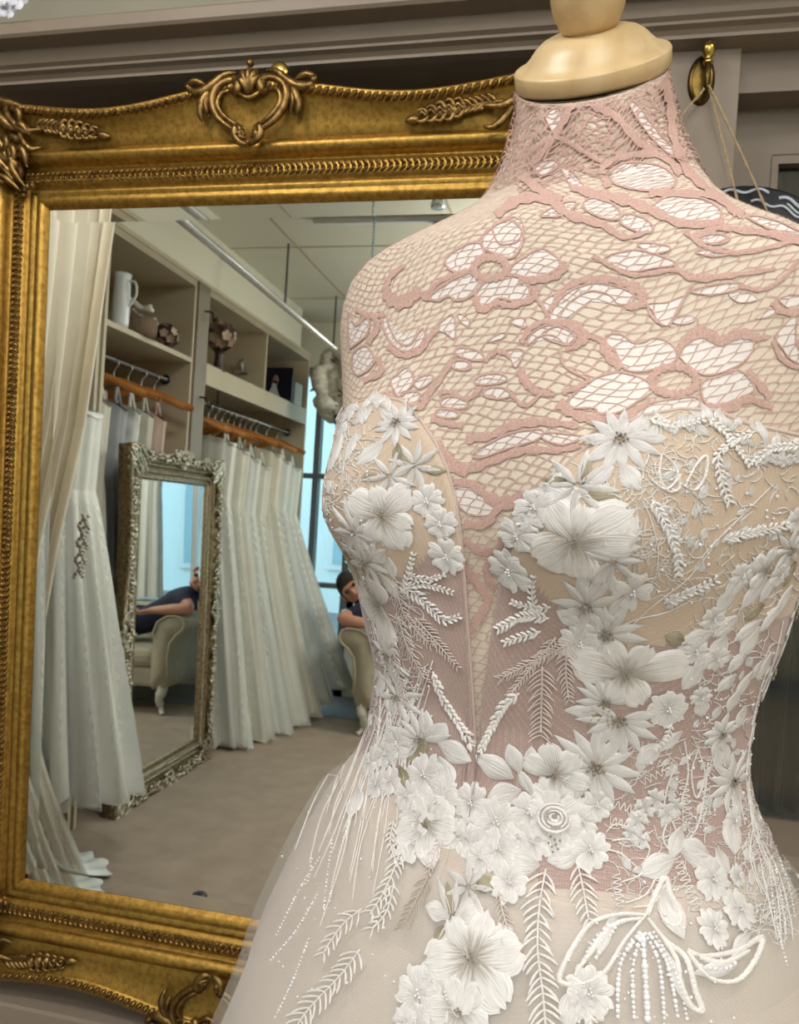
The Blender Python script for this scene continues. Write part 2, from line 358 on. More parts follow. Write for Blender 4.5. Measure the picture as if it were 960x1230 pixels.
# ------------------------------------------------------------------ ornate swept mirrors
def taper(n, r, a=.35, b=.15):
    """radius profile of a leaf-like stroke"""
    return [r * (a + (1 - a) * math.sin(PI * min(1, (i / (n - 1)) * .62 + .05)) if i / (n - 1) < .75 else max(b, math.cos((i / (n - 1) - .75) * 4 * PI / 2 * .9))) if True else r for i in range(n)]
def leafr(n, r):
    return [r * max(.18, math.sin(PI * (0.12 + .88 * i / (n - 1))) ** .7) for i in range(n)]
class Ornate:
    def __init__(s, O, X, U, N, W, H, k=1.0, root=None, mats=None):
        s.O, s.X, s.U, s.N = [np.asarray(q, float) for q in (O, X, U, N)]
        s.W, s.H, s.k, s.root = W, H, k, root
        s.m_main, s.m_panel, s.m_orn = mats
        s.sides = [((0, 0), (1, 0), (0, -1), W), ((W, 0), (0, 1), (1, 0), H), ((W, H), (-1, 0), (0, 1), W), ((0, H), (0, -1), (-1, 0), H)]
    def P(s, x, y, h): return s.O + s.X * x + s.U * y + s.N * h
    def oout(s, t): return s.k * (.168 + .015 * math.cos(4 * PI * t))
    def SP(s, side, t, o, h):
        """t along the side 0..1, o outward offset, h height"""
        (c, d, n, L) = s.sides[side]; a = -o + t * (L + 2 * o)
        return s.P(c[0] + d[0] * a + n[0] * o, c[1] + d[1] * a + n[1] * o, h)
    def SL(s, side, a, o, h):
        """a: metres from the middle of the side"""
        (c, d, n, L) = s.sides[side]; q = L / 2 + a
        return s.P(c[0] + d[0] * q + n[0] * o, c[1] + d[1] * q + n[1] * o, h)
    def panel_h(s, o, t=.5):
        k = s.k; oo = s.oout(t); f = (o - .096 * k) / max(1e-6, oo - .018 * k - .096 * k)
        f = min(1, max(0, f)); return k * (.027 + .016 * f * f)
    def build(s, ornaments=(1, 1, 1, 1), corner=(1, 1, 1, 1)):
        k = s.k
        for side in range(4):
            L = s.sides[side][3]
            inner = [(-.006, .001), (-.001, .007), (.004, .0115), (.010, .0125), (.014, .010), (.0165, .0105), (.021, .0135), (.026, .0125), (.0295, .0085), (.0315, .0085), (.033, .0155), (.040, .0175), (.053, .0175), (.0605, .0155), (.063, .010), (.068, .0105), (.070, .020), (.074, .0275), (.081, .0315), (.088, .0305), (.093, .0255), (.096, .0235)]
            b = MB(); rows = []
            for i in range(61):
                t = i / 60; oo = s.oout(t); row = [s.SP(side, t, o * k, h * k) for (o, h) in inner]; rows.append(row)
            b.grid(np.array(rows)); rail = b.build('frame_rail', s.m_main, s.root)
            b = MB(); rows = []
            for i in range(61):
                t = i / 60; oo = s.oout(t); row = []
                for j in range(7):
                    o = .096 * k + (oo - .018 * k - .096 * k) * j / 6; row.append(s.SP(side, t, o, s.panel_h(o, t) if j else .0235 * k))
                rows.append(row)
            b.grid(np.array(rows)); b.build('cove_panel', s.m_panel, s.root)
            b = MB(); rows = []
            for i in range(61):
                t = i / 60; oo = s.oout(t)
                row = [s.SP(side, t, oo - q * k, h * k) for (q, h) in ((.018, .043), (.0165, .046), (.012, .0485), (.0035, .050), (.0, .048), (-.002, .043), (.001, .030), (.004, .0), (.006, -.035), (.06, -.035), (.15, -.012))]
                rows.append(row)
            b.grid(np.array(rows)); rim = b.build('outer_rim', s.m_main, s.root)
            # rope moulding
            b = MB(); n = int((L + .3 * k) / (.0125 * k)); 
            for i in range(n):
                t = (i + .5) / n; oo = s.oout(t); p = s.SP(side, t, oo - .0105 * k, .048 * k); q = s.SP(side, t + .002, oo - .0105 * k, .048 * k)
                d = (q - p) / np.linalg.norm(q - p); e = np.cross(s.N, d); d2 = d * .72 + e * .69; e2 = np.cross(s.N, d2)
                b.ball(p, (.0098 * k, .0050 * k, .0066 * k), 6, 4, (d2, e2, s.N))
            o_ = b.build('rope_moulding', s.m_orn, rim); o_['kind'] = 'stuff'
            # leaf band
            b = MB(); n = int((L + .08 * k) / (.0105 * k))
            for i in range(n):
                t = (i + .5) / n
                p = s.SP(side, t, .0465 * k, .0185 * k); q = s.SP(side, t + .002, .0465 * k, .0185 * k); d = (q - p) / np.linalg.norm(q - p); e = np.cross(s.N, d)
                sg = 1 if t < .5 else -1
                for g_ in (-1, 1):
                    d2 = d * .78 * sg + e * .62 * g_; e2 = np.cross(s.N, d2)
                    b.ball(p + e * .0055 * k * g_, (.0072 * k, .0030 * k, .0042 * k), 6, 4, (d2, e2, s.N))
                b.ball(p, (.0028 * k, .0028 * k, .0040 * k), 5, 4, (d, e, s.N))
            o_ = b.build('leaf_band', s.m_orn, rail); o_['kind'] = 'stuff'
            if ornaments[side]: s.cartouche(side); 
            if ornaments[side]:
                for sg in (-1, 1): s.swag(side, sg)
        for c in range(4):
            if corner[c]: s.corner(c)
    def stroke(s, b, f, pts, r, h=.046, flat=.75, arch=0.0, n=5):
        """pts 2D in local (a, o) metres; f maps to 3D"""
        c = bez([(p[0], p[1], 0) for p in pts], n); m_ = len(c)
        P = [f(q[0], q[1], h + arch * math.sin(PI * i / (m_ - 1))) for i, q in enumerate(c)]
        b.tube(P, leafr(m_, r), 6, True, (s.N, flat))
    def cartouche(s, side):
        k = s.k; u = .00037 * k; b = MB()
        f = lambda a, o, h: s.SL(side, a, o, h)
        T = lambda X, Y: ((X - 425) * u, .064 * k + (545 - Y) * u)
        L_ = [([(400, 235), (330, 215), (262, 250), (245, 320), (285, 395), (360, 445), (400, 470)], .0052), ([(345, 262), (290, 272), (272, 325), (305, 378), (360, 415), (405, 425)], .0036),
              ([(405, 470), (372, 430), (362, 470), (398, 505), (440, 500)], .0050), ([(400, 440), (380, 470), (415, 480)], .004),
              ([(115, 240), (150, 262), (200, 262), (250, 230), (300, 190), (350, 180)], .0060), ([(110, 225), (160, 215), (215, 235)], .0042), ([(245, 235), (205, 290), (185, 350), (200, 400)], .0058),
              ([(225, 260), (212, 320), (225, 370)], .004), ([(330, 205), (372, 232), (360, 275), (335, 262)], .0068), ([(140, 250), (115, 235), (130, 215)], .004)]
        for sg in (1, -1):
            for pts, r in L_:
                q = [T(*p) for p in pts]; q = [(sg * a, o) for a, o in q]
                s.stroke(b, f, q, r * 1.45 * k, .047 * k, .8, .005 * k)
        for i, (x, y) in enumerate(((368, 205), (388, 178), (425, 165), (462, 178), (482, 205))):
            s.stroke(b, f, [T(425, 285), T((425 + x) / 2, (285 + y) / 2 - 8), T(x, y)], .0068 * k, .053 * k, .8, .006 * k)
        s.stroke(b, f, [T(365, 275), T(425, 305), T(485, 275)], .005 * k, .052 * k)
        b.ball(f(*T(425, 150), .052 * k), .0066 * k, 10, 6)
        for sg in (-1, 1): b.ball(f(*T(425 + sg * 62, 240), .050 * k), (.008 * k, .008 * k, .006 * k), 10, 6)
        b.ball(f(*T(425, 500), .048 * k), .005 * k, 8, 6)
        b.build('centre_cartouche', s.m_orn, s.root)
    def swag(s, side, sg):
        k = s.k; b = MB(); L = s.sides[side][3]; f = lambda a, o, h: s.SL(side, a, o, h)
        a0 = sg * (L / 2 + .004 * k); dr = -sg
        o0 = .132 * k; a = lambda q: a0 + dr * q * k
        ln = lambda q: o0 - .022 * k * (q / .135)
        for i in range(5):
            q = .005 + i * .0095
            for g_ in (-1, 1):
                s.stroke(b, f, [(a(q), ln(q)), (a(q + .008), ln(q) + g_ * .008 * k), (a(q + .018), ln(q) + g_ * .0125 * k)], .0046 * k, .041 * k)
        s.stroke(b, f, [(a(-.01), ln(0)), (a(.03), ln(.03)), (a(.07), ln(.07))], .0042 * k, .040 * k)
        for i in range(5):
            q = .060 + i * .0145; r = (.0145, .016, .0145, .012, .0095)[i] * k
            b.ball(f(a(q), ln(q), .038 * k), (r * .95, r * .8, r * .62), 8, 6, (s.X, s.U, s.N))
            for g_ in (-1, 1): s.stroke(b, f, [(a(q - .006), ln(q)), (a(q + .002), ln(q) + g_ * r), (a(q + .014), ln(q) + g_ * r * .8)], .0046 * k, .043 * k)
            s.stroke(b, f, [(a(q - .003), ln(q) - r * .3), (a(q + .004), ln(q) + r * .35), (a(q + .010), ln(q) - r * .1)], .0036 * k, .047 * k)
        s.stroke(b, f, [(a(.128), ln(.128)), (a(.140), ln(.14)), (a(.152), ln(.15))], .0080 * k, .038 * k)
        b.build('floral_swag', s.m_orn, s.root)
    def corner(s, c):
        k = s.k; b = MB()
        sx, sy = ((-1, -1), (1, -1), (1, 1), (-1, 1))[c]; cx, cy = ((0, 0), (s.W, 0), (s.W, s.H), (0, s.H))[c]
        f = lambda a, o, h: s.P(cx + sx * a, cy + sy * o, h)
        R = [(q_, r_ * 1.4) for q_, r_ in [([(.176, .176), (.13, .165), (.10, .135), (.105, .105)], .0085), ([(.165, .12), (.135, .105), (.11, .075), (.075, .055)], .0075), ([(.15, .15), (.115, .118), (.085, .085), (.03, .035)], .0095),
             ([(.178, .09), (.15, .07), (.125, .04), (.125, .005)], .007), ([(.168, .06), (.14, .045), (.118, .015), (.122, -.02)], .006), ([(.19, .135), (.178, .10), (.170, .05), (.156, .005)], .0065),
             ([(.10, .06), (.075, .04), (.05, .035), (.02, .012)], .0062), ([(.12, .09), (.095, .06), (.06, .05)], .0055), ([(.15, .185), (.14, .15), (.15, .12)], .006), ([(.085, .10), (.055, .07), (.03, .06), (.035, .045)], .005),
             ([(.185, .16), (.17, .14), (.165, .115)], .006), ([(.11, .13), (.135, .135), (.145, .155)], .005), ([(.13, .03), (.105, .02), (.085, .0), (.09, -.02)], .0045)]]
        for pts, r in R:
            s.stroke(b, f, [(p[0] * k, p[1] * k) for p in pts], r * k, .047 * k, .8, .006 * k)
            s.stroke(b, f, [(p[1] * k, p[0] * k) for p in pts], r * k, .047 * k, .8, .006 * k)
        b.ball(f(.145 * k, .145 * k, .046 * k), (.024 * k, .017 * k, .014 * k), 12, 8, ((s.X * sx + s.U * sy) / 1.4142, (s.X * sx - s.U * sy) / 1.4142, s.N))
        b.ball(f(.085 * k, .085 * k, .046 * k), (.012 * k, .012 * k, .010 * k), 10, 6, (s.X, s.U, s.N))
        for q in ((.022, .028), (.028, .022), (.012, .03), (.03, .012)): b.ball(f(q[0] * k, q[1] * k, .028 * k), .006 * k, 8, 6)
        r_ = random.Random(c + 40)
        for q in range(16):
            a0, o0 = r_.uniform(.03, .165), r_.uniform(.03, .165); g_ = math.atan2(o0 - .16, a0 - .16) + r_.uniform(-.7, .7); l = r_.uniform(.025, .045)
            s.stroke(b, f, [(a0 * k, o0 * k), ((a0 + l * .5 * math.cos(g_)) * k, (o0 + l * .5 * math.sin(g_)) * k), ((a0 + l * math.cos(g_ + .6)) * k, (o0 + l * math.sin(g_ + .6)) * k)], .0078 * k, .05 * k, .8, .005 * k)
        # solid backing so that the corner has no gaps
        for (a, o, r) in ((.15, .15, .036), (.10, .10, .032), (.165, .10, .024), (.10, .165, .024), (.165, .05, .018), (.05, .165, .018), (.055, .055, .026), (.12, .05, .022), (.05, .12, .022)):
            b.ball(f(a * k, o * k, .030 * k), (r * k, r * k, .013 * k), 12, 6, (s.X, s.U, s.N))
        b.build('corner_ornament', s.m_orn, s.root)
    def garland(s, side, seed):
        """dense scrolling foliage along the whole side"""
        k = s.k; r_ = random.Random(seed); L = s.sides[side][3]; f = lambda a, o, h: s.SL(side, a, o, h); n = int(L / (.075 * k))
        for i in range(n):
            b = MB(); a0 = -L / 2 + L * (i + .5) / n
            for q in range(7):
                a = r_.uniform(0, 6.28); c = (a0 + r_.uniform(-.03, .03) * k, (.128 + r_.uniform(-.022, .03)) * k); l = r_.uniform(.018, .034) * k
                s.stroke(b, f, [c, (c[0] + l * .6 * math.cos(a), c[1] + l * .6 * math.sin(a)), (c[0] + l * math.cos(a + .9), c[1] + l * math.sin(a + .9))], .0085 * k, .05 * k, .9, .006 * k, 4)
            for q in range(3): b.ball(f(a0 + r_.uniform(-.03, .03) * k, (.125 + r_.uniform(-.02, .035)) * k, .05 * k), r_.uniform(.007, .012) * k, 8, 6)
            b.build('foliage_scroll', s.m_orn, s.root)
    def glass(s, mt, bev=.026, tilt=.00066):
        b = MB(); W, H = s.W, s.H; e = -.003
        v = [s.P(bev, bev, 0), s.P(W - bev, bev, 0), s.P(W - bev, H - bev, 0), s.P(bev, H - bev, 0)]
        b.add(v, [(0, 1, 2, 3)]); g_ = b.build('glass', mt, s.root, False)
        o = [s.P(-.005, -.005, tilt), s.P(W + .005, -.005, tilt), s.P(W + .005, H + .005, tilt), s.P(-.005, H + .005, tilt)]
        for i in range(4):
            j = (i + 1) % 4; q = MB(); q.add([v[i], v[j], o[j], o[i]], [(0, 3, 2, 1)]); q.build('bevel', mt, g_, False)
        bk = MB(); d = -.012
        bk.add([s.P(-.05, -.05, d), s.P(W + .05, -.05, d), s.P(W + .05, H + .05, d), s.P(-.05, H + .05, d)], [(0, 3, 2, 1)]); bk.build('backing_board', m_dark, s.root, False)

TT = 0.03789
MN = np.array([0, -math.cos(TT), math.sin(TT)]); MU = np.array([0, math.sin(TT), math.cos(TT)]); MX = np.array([1., 0, 0])
MO = np.array([-.846, 1.090, .628])
gm = empty('gilt_mirror', (-.485, 1.09, .455), 'large leaning mirror in an ornate gold swept frame behind the dress form', 'mirror')
G = Ornate(MO, MX, MU, MN, .723, 1.1088, .87, gm, (m_gold, m_gold_p, m_gold_o))
G.build(); G.glass(m_mirror)
# brass hanging plate behind the crest
_b = MB(); _b.lathe(G.P(.392, 1.109 + .187, .008), [(0, 0), (.0150, 0), (.0150, .003), (.012, .005), (0, .005)], 20, axis=MN); _b.build('hanging_plate', m_brass, gm)

# ------------------------------------------------------------------ projection helpers (where things sit on the dress form)
def ray(u, v):
    d = CM.T @ np.array([(u - 480) / F_PX, (v - 615) / F_PX, 1.0]); return d / np.linalg.norm(d)
def px(P):
    q = (np.asarray(P) - CAM) @ CM.T
    return np.stack([480 + F_PX * q[..., 0] / q[..., 2], 615 + F_PX * q[..., 1] / q[..., 2]], -1)

# ------------------------------------------------------------------ the dress form's body surface
AX = np.array([0.0, 0.615]); ER = np.array([1., 0, 0]); EL = np.array([.891, -.454, 0]); EG = np.array([-.454, -.891, 0])
SEC = np.array([[1.7,-0.0032,-0.006,0.0523,0.0513],[1.692,-0.0031,-0.0066,0.0524,0.0513],[1.684,-0.0029,-0.0073,0.0526,0.0513],[1.676,-0.0027,-0.0079,0.0527,0.0512],[1.668,-0.0025,-0.0086,0.0528,0.0512],[1.66,-0.0023,-0.0092,0.0529,0.0512],[1.652,-0.0022,-0.0098,0.053,0.0512],[1.644,-0.0028,-0.0105,0.0554,0.0533],[1.636,-0.0025,-0.0111,0.0569,0.0547],[1.628,-0.0018,-0.0118,0.0581,0.0557],[1.62,-0.0011,-0.0124,0.0593,0.0567],[1.612,-0.0008,-0.013,0.0608,0.058],[1.604,-0.0006,-0.0137,0.0629,0.0598],[1.596,-0.0002,-0.0138,0.0657,0.0608],[1.588,-0.0007,-0.0134,0.0696,0.0611],[1.58,-0.0005,-0.013,0.0743,0.0617],[1.572,-0.0006,-0.0126,0.0791,0.0611],[1.564,-0.0021,-0.0122,0.0857,0.06],[1.556,-0.0053,-0.0112,0.0945,0.0594],[1.548,-0.01,-0.0096,0.1048,0.062],[1.54,-0.0157,-0.008,0.1186,0.0664],[1.532,-0.0226,-0.0064,0.1334,0.0704],[1.524,-0.0261,-0.0048,0.149,0.0763],[1.516,-0.0276,-0.0033,0.1634,0.0819],[1.508,-0.0236,-0.0019,0.1755,0.0861],[1.5,-0.0215,-0.0006,0.185,0.0888],[1.48,-0.0152,0.0029,0.1938,0.095],[1.46,-0.0121,0.0063,0.194,0.097],[1.44,-0.008,0.0088,0.1931,0.1017],[1.42,-0.005,0.0104,0.1911,0.1058],[1.4,-0.0019,0.012,0.1891,0.1097],[1.38,-0.0,0.0136,0.1867,0.1113],[1.36,0.0019,0.0152,0.1844,0.1128],[1.34,0.0018,0.0156,0.1806,0.1134],[1.32,0.001,0.0148,0.1772,0.1141],[1.3,-0.0007,0.014,0.1728,0.114],[1.28,-0.0019,0.0132,0.1685,0.1132],[1.26,-0.0024,0.0124,0.1646,0.1126],[1.24,-0.0029,0.0109,0.1609,0.112],[1.22,-0.0046,0.0087,0.156,0.1105],[1.2,-0.0048,0.0065,0.1505,0.1083],[1.18,-0.004,0.0044,0.1465,0.1064],[1.16,-0.0061,0.0022,0.1471,0.1079],[1.14,-0.0072,0.0,0.1491,0.1103],[1.12,-0.0053,0.0017,0.1528,0.1146],[1.1,-0.0041,0.0034,0.1619,0.1231],[1.08,-0.0048,0.0051,0.1739,0.1343],[1.06,-0.0053,0.0069,0.1852,0.1452],[1.04,-0.0052,0.0086,0.1947,0.155],[1.02,-0.0053,0.0103,0.2039,0.1647],[1.0,-0.0044,0.012,0.212,0.1739],[0.98,-0.0037,0.0129,0.2201,0.184],[0.96,-0.0032,0.0138,0.2279,0.1942],[0.94,-0.0013,0.0147,0.2347,0.2037],[0.92,0.0016,0.0156,0.2405,0.2126],[0.9,0.0034,0.0165,0.2478,0.223],[0.88,0.0044,0.0174,0.2557,0.231],[0.86,0.0053,0.0183,0.2637,0.2391],[0.84,0.0065,0.0192,0.2721,0.2476],[0.82,0.0079,0.0201,0.2797,0.2555],[0.8,0.0082,0.021,0.2862,0.2624],[0.72,0.0062,0.0246,0.309,0.2874],[0.64,0.0073,0.0282,0.3291,0.3105],[0.56,-0.0019,0.0307,0.3367,0.3199],[0.48,-0.0106,0.032,0.347,0.3296],[0.4,-0.0093,0.0333,0.3455,0.3283],[0.32,-0.0051,0.0347,0.3466,0.3293],[0.24,-0.0,0.036,0.3489,0.3315],[0.16,0.0055,0.0373,0.3519,0.3343],[0.08,0.011,0.0387,0.3548,0.3371],[0.0,0.0164,0.04,0.3577,0.3398]])      # height, sideways offset, forward offset, half width, half depth
BUST = [(-.088, 1.318, .034, -.55), (.090, 1.318, .040, .25)]
def body(th, z, bust=1.0):
    th, z = np.broadcast_arrays(np.asarray(th, float), np.asarray(z, float))
    zz = SEC[::-1, 0]; I = lambda k: np.interp(z, zz, SEC[::-1, k])
    c, go, a, b = I(1), I(2), I(3), I(4)
    ct, st = np.cos(th), np.sin(th)
    # superellipse at shoulder height gives the flat arm plates
    e = np.interp(z, [1.05, 1.2, 1.36, 1.46, 1.53, 1.56], [1, 1, .88, .80, .92, 1.0])
    ct2 = np.sign(ct) * np.abs(ct) ** e; st2 = np.sign(st) * np.abs(st) ** e
    P = np.zeros(th.shape + (3,))
    s_ = a * ct2
    P += ER * c[..., None] + EL * s_[..., None] + EG * (go + b * st2)[..., None]
    P[..., 0] += AX[0]; P[..., 1] += AX[1]; P[..., 2] += z
    if bust:
        fr = np.clip(st, 0, 1) ** .35
        for (s0, z0, A, spl) in BUST:
            sz = np.where(z > z0, .072, .046)
            w = np.exp(-((s_ - s0) / .062) ** 2) * np.exp(-((z - z0) / sz) ** 2) * fr * A * bust
            P += EG * w[..., None] + EL * (w * spl)[..., None]
    return P
def normals(P):
    du = np.roll(P, -1, 0) - np.roll(P, 1, 0)
    dv = np.gradient(P, axis=1)
    n = np.cross(du, dv); n /= np.maximum(1e-12, np.linalg.norm(n, axis=-1, keepdims=True))
    return n
def shell(off, z0, z1, nth=240, nz=150):
    th = np.linspace(0, 2 * PI, nth, endpoint=False) - PI / 2      # seam at the back
    z = np.linspace(z0, z1, nz)
    P = body(th[:, None], z[None, :]); N_ = normals(P)
    c = P.mean(axis=0, keepdims=True); flip = np.sign(((P - c) * N_).sum(-1).mean()); N_ *= flip
    return P + N_ * off, N_
def shell_uv(P):
    du = np.linalg.norm(np.roll(P, -1, 0) - P, axis=-1); u = np.cumsum(du, 0); u = u - u[len(P) // 2][None, :]
    dv = np.zeros(P.shape[:2]); dv[:, 1:] = np.linalg.norm(P[:, 1:] - P[:, :-1], axis=-1); v = np.cumsum(dv, 1)
    return np.stack([u, v], -1)

# ------------------------------------------------------------------ fabrics
def net_mat(name, col, cw, ch, th, rnd=.34, seedshift=0.0):
    """lace ground: threads of `col` on a honeycomb, open between"""
    M_ = bpy.data.materials.new(name); M_.use_nodes = True; nt = M_.node_tree; bs = nt.nodes['Principled BSDF']
    bs.inputs['Base Color'].default_value = col; bs.inputs['Roughness'].default_value = .8; bs.inputs['Specular IOR Level'].default_value = .2
    uv = nt.nodes.new('ShaderNodeUVMap'); uv.uv_map = 'UVMap'
    sx = nt.nodes.new('ShaderNodeSeparateXYZ'); nt.links.new(uv.outputs[0], sx.inputs[0])
    a = nt.nodes.new('ShaderNodeMath'); a.operation = 'MULTIPLY'; a.inputs[1].default_value = 1 / cw; nt.links.new(sx.outputs[0], a.inputs[0])
    b = nt.nodes.new('ShaderNodeMath'); b.operation = 'MULTIPLY'; b.inputs[1].default_value = 1 / ch; nt.links.new(sx.outputs[1], b.inputs[0])
    h = nt.nodes.new('ShaderNodeMath'); h.operation = 'MULTIPLY'; h.inputs[1].default_value = .5; nt.links.new(b.outputs[0], h.inputs[0])
    fr = nt.nodes.new('ShaderNodeMath'); fr.operation = 'ADD'; nt.links.new(a.outputs[0], fr.inputs[0]); nt.links.new(h.outputs[0], fr.inputs[1])
    cx = nt.nodes.new('ShaderNodeCombineXYZ'); nt.links.new(fr.outputs[0], cx.inputs[0]); nt.links.new(b.outputs[0], cx.inputs[1]); cx.inputs[2].default_value = seedshift
    # slow warp of the cloth
    n = nt.nodes.new('ShaderNodeTexNoise'); n.inputs['Scale'].default_value = .22; n.inputs['Detail'].default_value = 2; nt.links.new(cx.outputs[0], n.inputs['Vector'])
    vm = nt.nodes.new('ShaderNodeVectorMath'); vm.operation = 'MULTIPLY_ADD'; vm.inputs[1].default_value = (1.5, 1.5, 0); nt.links.new(n.outputs['Color'], vm.inputs[0]); nt.links.new(cx.outputs[0], vm.inputs[2])
    vo = nt.nodes.new('ShaderNodeTexVoronoi'); vo.feature = 'DISTANCE_TO_EDGE'; vo.voronoi_dimensions = '2D'
    vo.inputs['Scale'].default_value = 1.0; vo.inputs['Randomness'].default_value = rnd; nt.links.new(vm.outputs[0], vo.inputs['Vector'])
    mr = nt.nodes.new('ShaderNodeMapRange'); mr.inputs['From Min'].default_value = th; mr.inputs['From Max'].default_value = th * 1.5; mr.inputs['To Min'].default_value = 1; mr.inputs['To Max'].default_value = 0.0
    nt.links.new(vo.outputs['Distance'], mr.inputs['Value']); nt.links.new(mr.outputs['Result'], bs.inputs['Alpha'])
    return M_
m_form = mat('form_jersey', srgb(228, 214, 197), .85, noise=(30, .03), spec=.2)
m_net = net_mat('pink_lace_net', srgb(204, 172, 160), .0090, .0055, .042)
m_lpink = mat('pink_lace_cord', srgb(207, 172, 161), .9, noise=(700, .22), bump=(900, .1), spec=.2)
m_lwhite = mat('lace_white_fill', srgb(238, 231, 226), .55, noise=(260, .05), bump=(500, .08), spec=.3, sheen=.2)

# ------------------------------------------------------------------ dress form
form = empty('dress_form', (0.0, .615, 0.0), 'beige dress form under pink floral lace with a turned beech neck cap', 'dress form')
# slanted neck cap
_u, _v = 711, 93
_d = ray(_u, _v); CAPC = CAM + _d * ((.622 - CAM[1]) / _d[1])
_r = CM[0] - _d * CM[0].dot(_d); _r /= np.linalg.norm(_r); _up = np.cross(_r, _d); _up = _up if _up[2] > 0 else -_up
CAPN = -.20 * _d + .98 * (math.cos(math.radians(9.5)) * _up - math.sin(math.radians(9.5)) * _r); CAPN /= np.linalg.norm(CAPN)
def under_cap(P):
    """trim the neck to the slanted plane of the cap"""
    h = (P - CAPC) @ CAPN; ov = np.maximum(0, h + .001)
    return P - np.array([0, 0, 1.]) * (ov / CAPN[2])[..., None]
b = MB(); P_, N_ = shell(0.0, .95, 1.668, 240, 150); P_ = under_cap(P_); b.grid(P_, closed_u=True); b.f.append(tuple(i * 150 + 149 for i in range(240))); b.mi.append(0)
torso = b.build('torso', m_form, form)
R0 = .0575
b = MB(); b.lathe(CAPC, [(0, -.0005), (R0 * .97, -.0005), (R0, .002), (R0 * 1.0, .0115), (R0 * .985, .0128), (R0 * .93, .0135), (R0 * .86, .0155), (R0 * .78, .0195), (R0 * .70, .0245), (R0 * .60, .0285), (R0 * .48, .0308), (R0 * .2, .0318), (0, .0318)], 64, axis=CAPN)
cap = b.build('neck_cap', m_beech, form)
b = MB(); b.lathe(CAPC + CAPN * .0308, [(0, -.001), (.0175, -.001), (.0215, .004), (.0255, .013), (.0268, .022), (.0262, .031), (.0235, .042), (.018, .050), (.0165, .054), (.019, .060), (.020, .067), (.016, .075), (.007, .079), (0, .0795)], 48, axis=CAPN)
b.build('finial', m_beech, cap)
# stand below the skirt
b = MB(); b.lathe((0, .615, 0), [(.012, .03), (.012, .96)], 16); b.lathe((0, .615, 0), [(0, .0), (.16, .0), (.165, .012), (.15, .022), (.03, .035), (.0, .04)], 32); b.build('stand', m_beech, form)
# lace cover: the net over the jersey
b = MB(); P_, N_ = shell(.0007, .95, 1.668, 240, 150); P2 = under_cap(P_); b.grid(P2, closed_u=True, uv=shell_uv(P_)); lace = b.build('lace_cover', m_net, form)

# gathered double layer of lace round the neck
b = MB(); _th = np.linspace(0, 2 * PI, 240, endpoint=False) - PI / 2; rows = []
for k in range(40):
    t = k / 39; zb = 1.556 + .010 * np.sin(_th * 3 + .5) + .004 * np.sin(_th * 11); z_ = zb + (1.664 - zb) * t
    rows.append(body(_th, z_))
P_ = np.array(rows).transpose(1, 0, 2); c_ = P_.mean(0, keepdims=True); d_ = P_ - c_; d_[..., 2] = 0; d_ /= np.linalg.norm(d_, axis=-1, keepdims=True)
_t = np.linspace(0, 1, 40)[None, :]
off_ = .0024 + .0012 * np.sin(_th[:, None] * 7 + 9 * _t) + .0008 * np.sin(_th[:, None] * 17 - 7 * _t)
P2 = under_cap(P_ + d_ * off_[..., None] * np.clip((1 - _t) * 6, .3, 1)[..., None])
b.grid(P2, closed_u=True, uv=shell_uv(P_)); CB = b; b.build('lace_collar', net_mat('pink_lace_net_dense', srgb(203, 165, 156), .0074, .0048, .085, .6, 3.0), form)

# ------------------------------------------------------------------ surfaces to lay the embroidery on
def bvh_of(mbs):
    V = []; Fc = []
    for q in mbs:
        o = len(V); V += q.v; Fc += [tuple(o + i for i in f) for f in q.f]
    return BVHTree.FromPolygons([Vector(p) for p in V], Fc)
def cast(bvh, u, v):
    d = ray(u, v); h = bvh.ray_cast(Vector(CAM), Vector(d))
    if h[0] is None:
        h = bvh.find_nearest(Vector(CAM + d * .60))
    p, n = np.array(h[0]), np.array(h[1])
    if n.dot(d) > 0 and h[3] is not None: n = -n
    return p, n
def closed(pts, n=5):
    p = [np.array((q[0], q[1], 0.)) for q in pts]; L = len(p); out = []
    for i in range(L):
        a, b_, c, d = p[i - 1], p[i], p[(i + 1) % L], p[(i + 2) % L]
        for k in range(n):
            t = k / n; out.append((.5 * ((2 * b_) + (c - a) * t + (2 * a - 5 * b_ + 4 * c - d) * t * t + (3 * b_ - a - 3 * c + d) * t ** 3))[:2])
    return np.array(out)

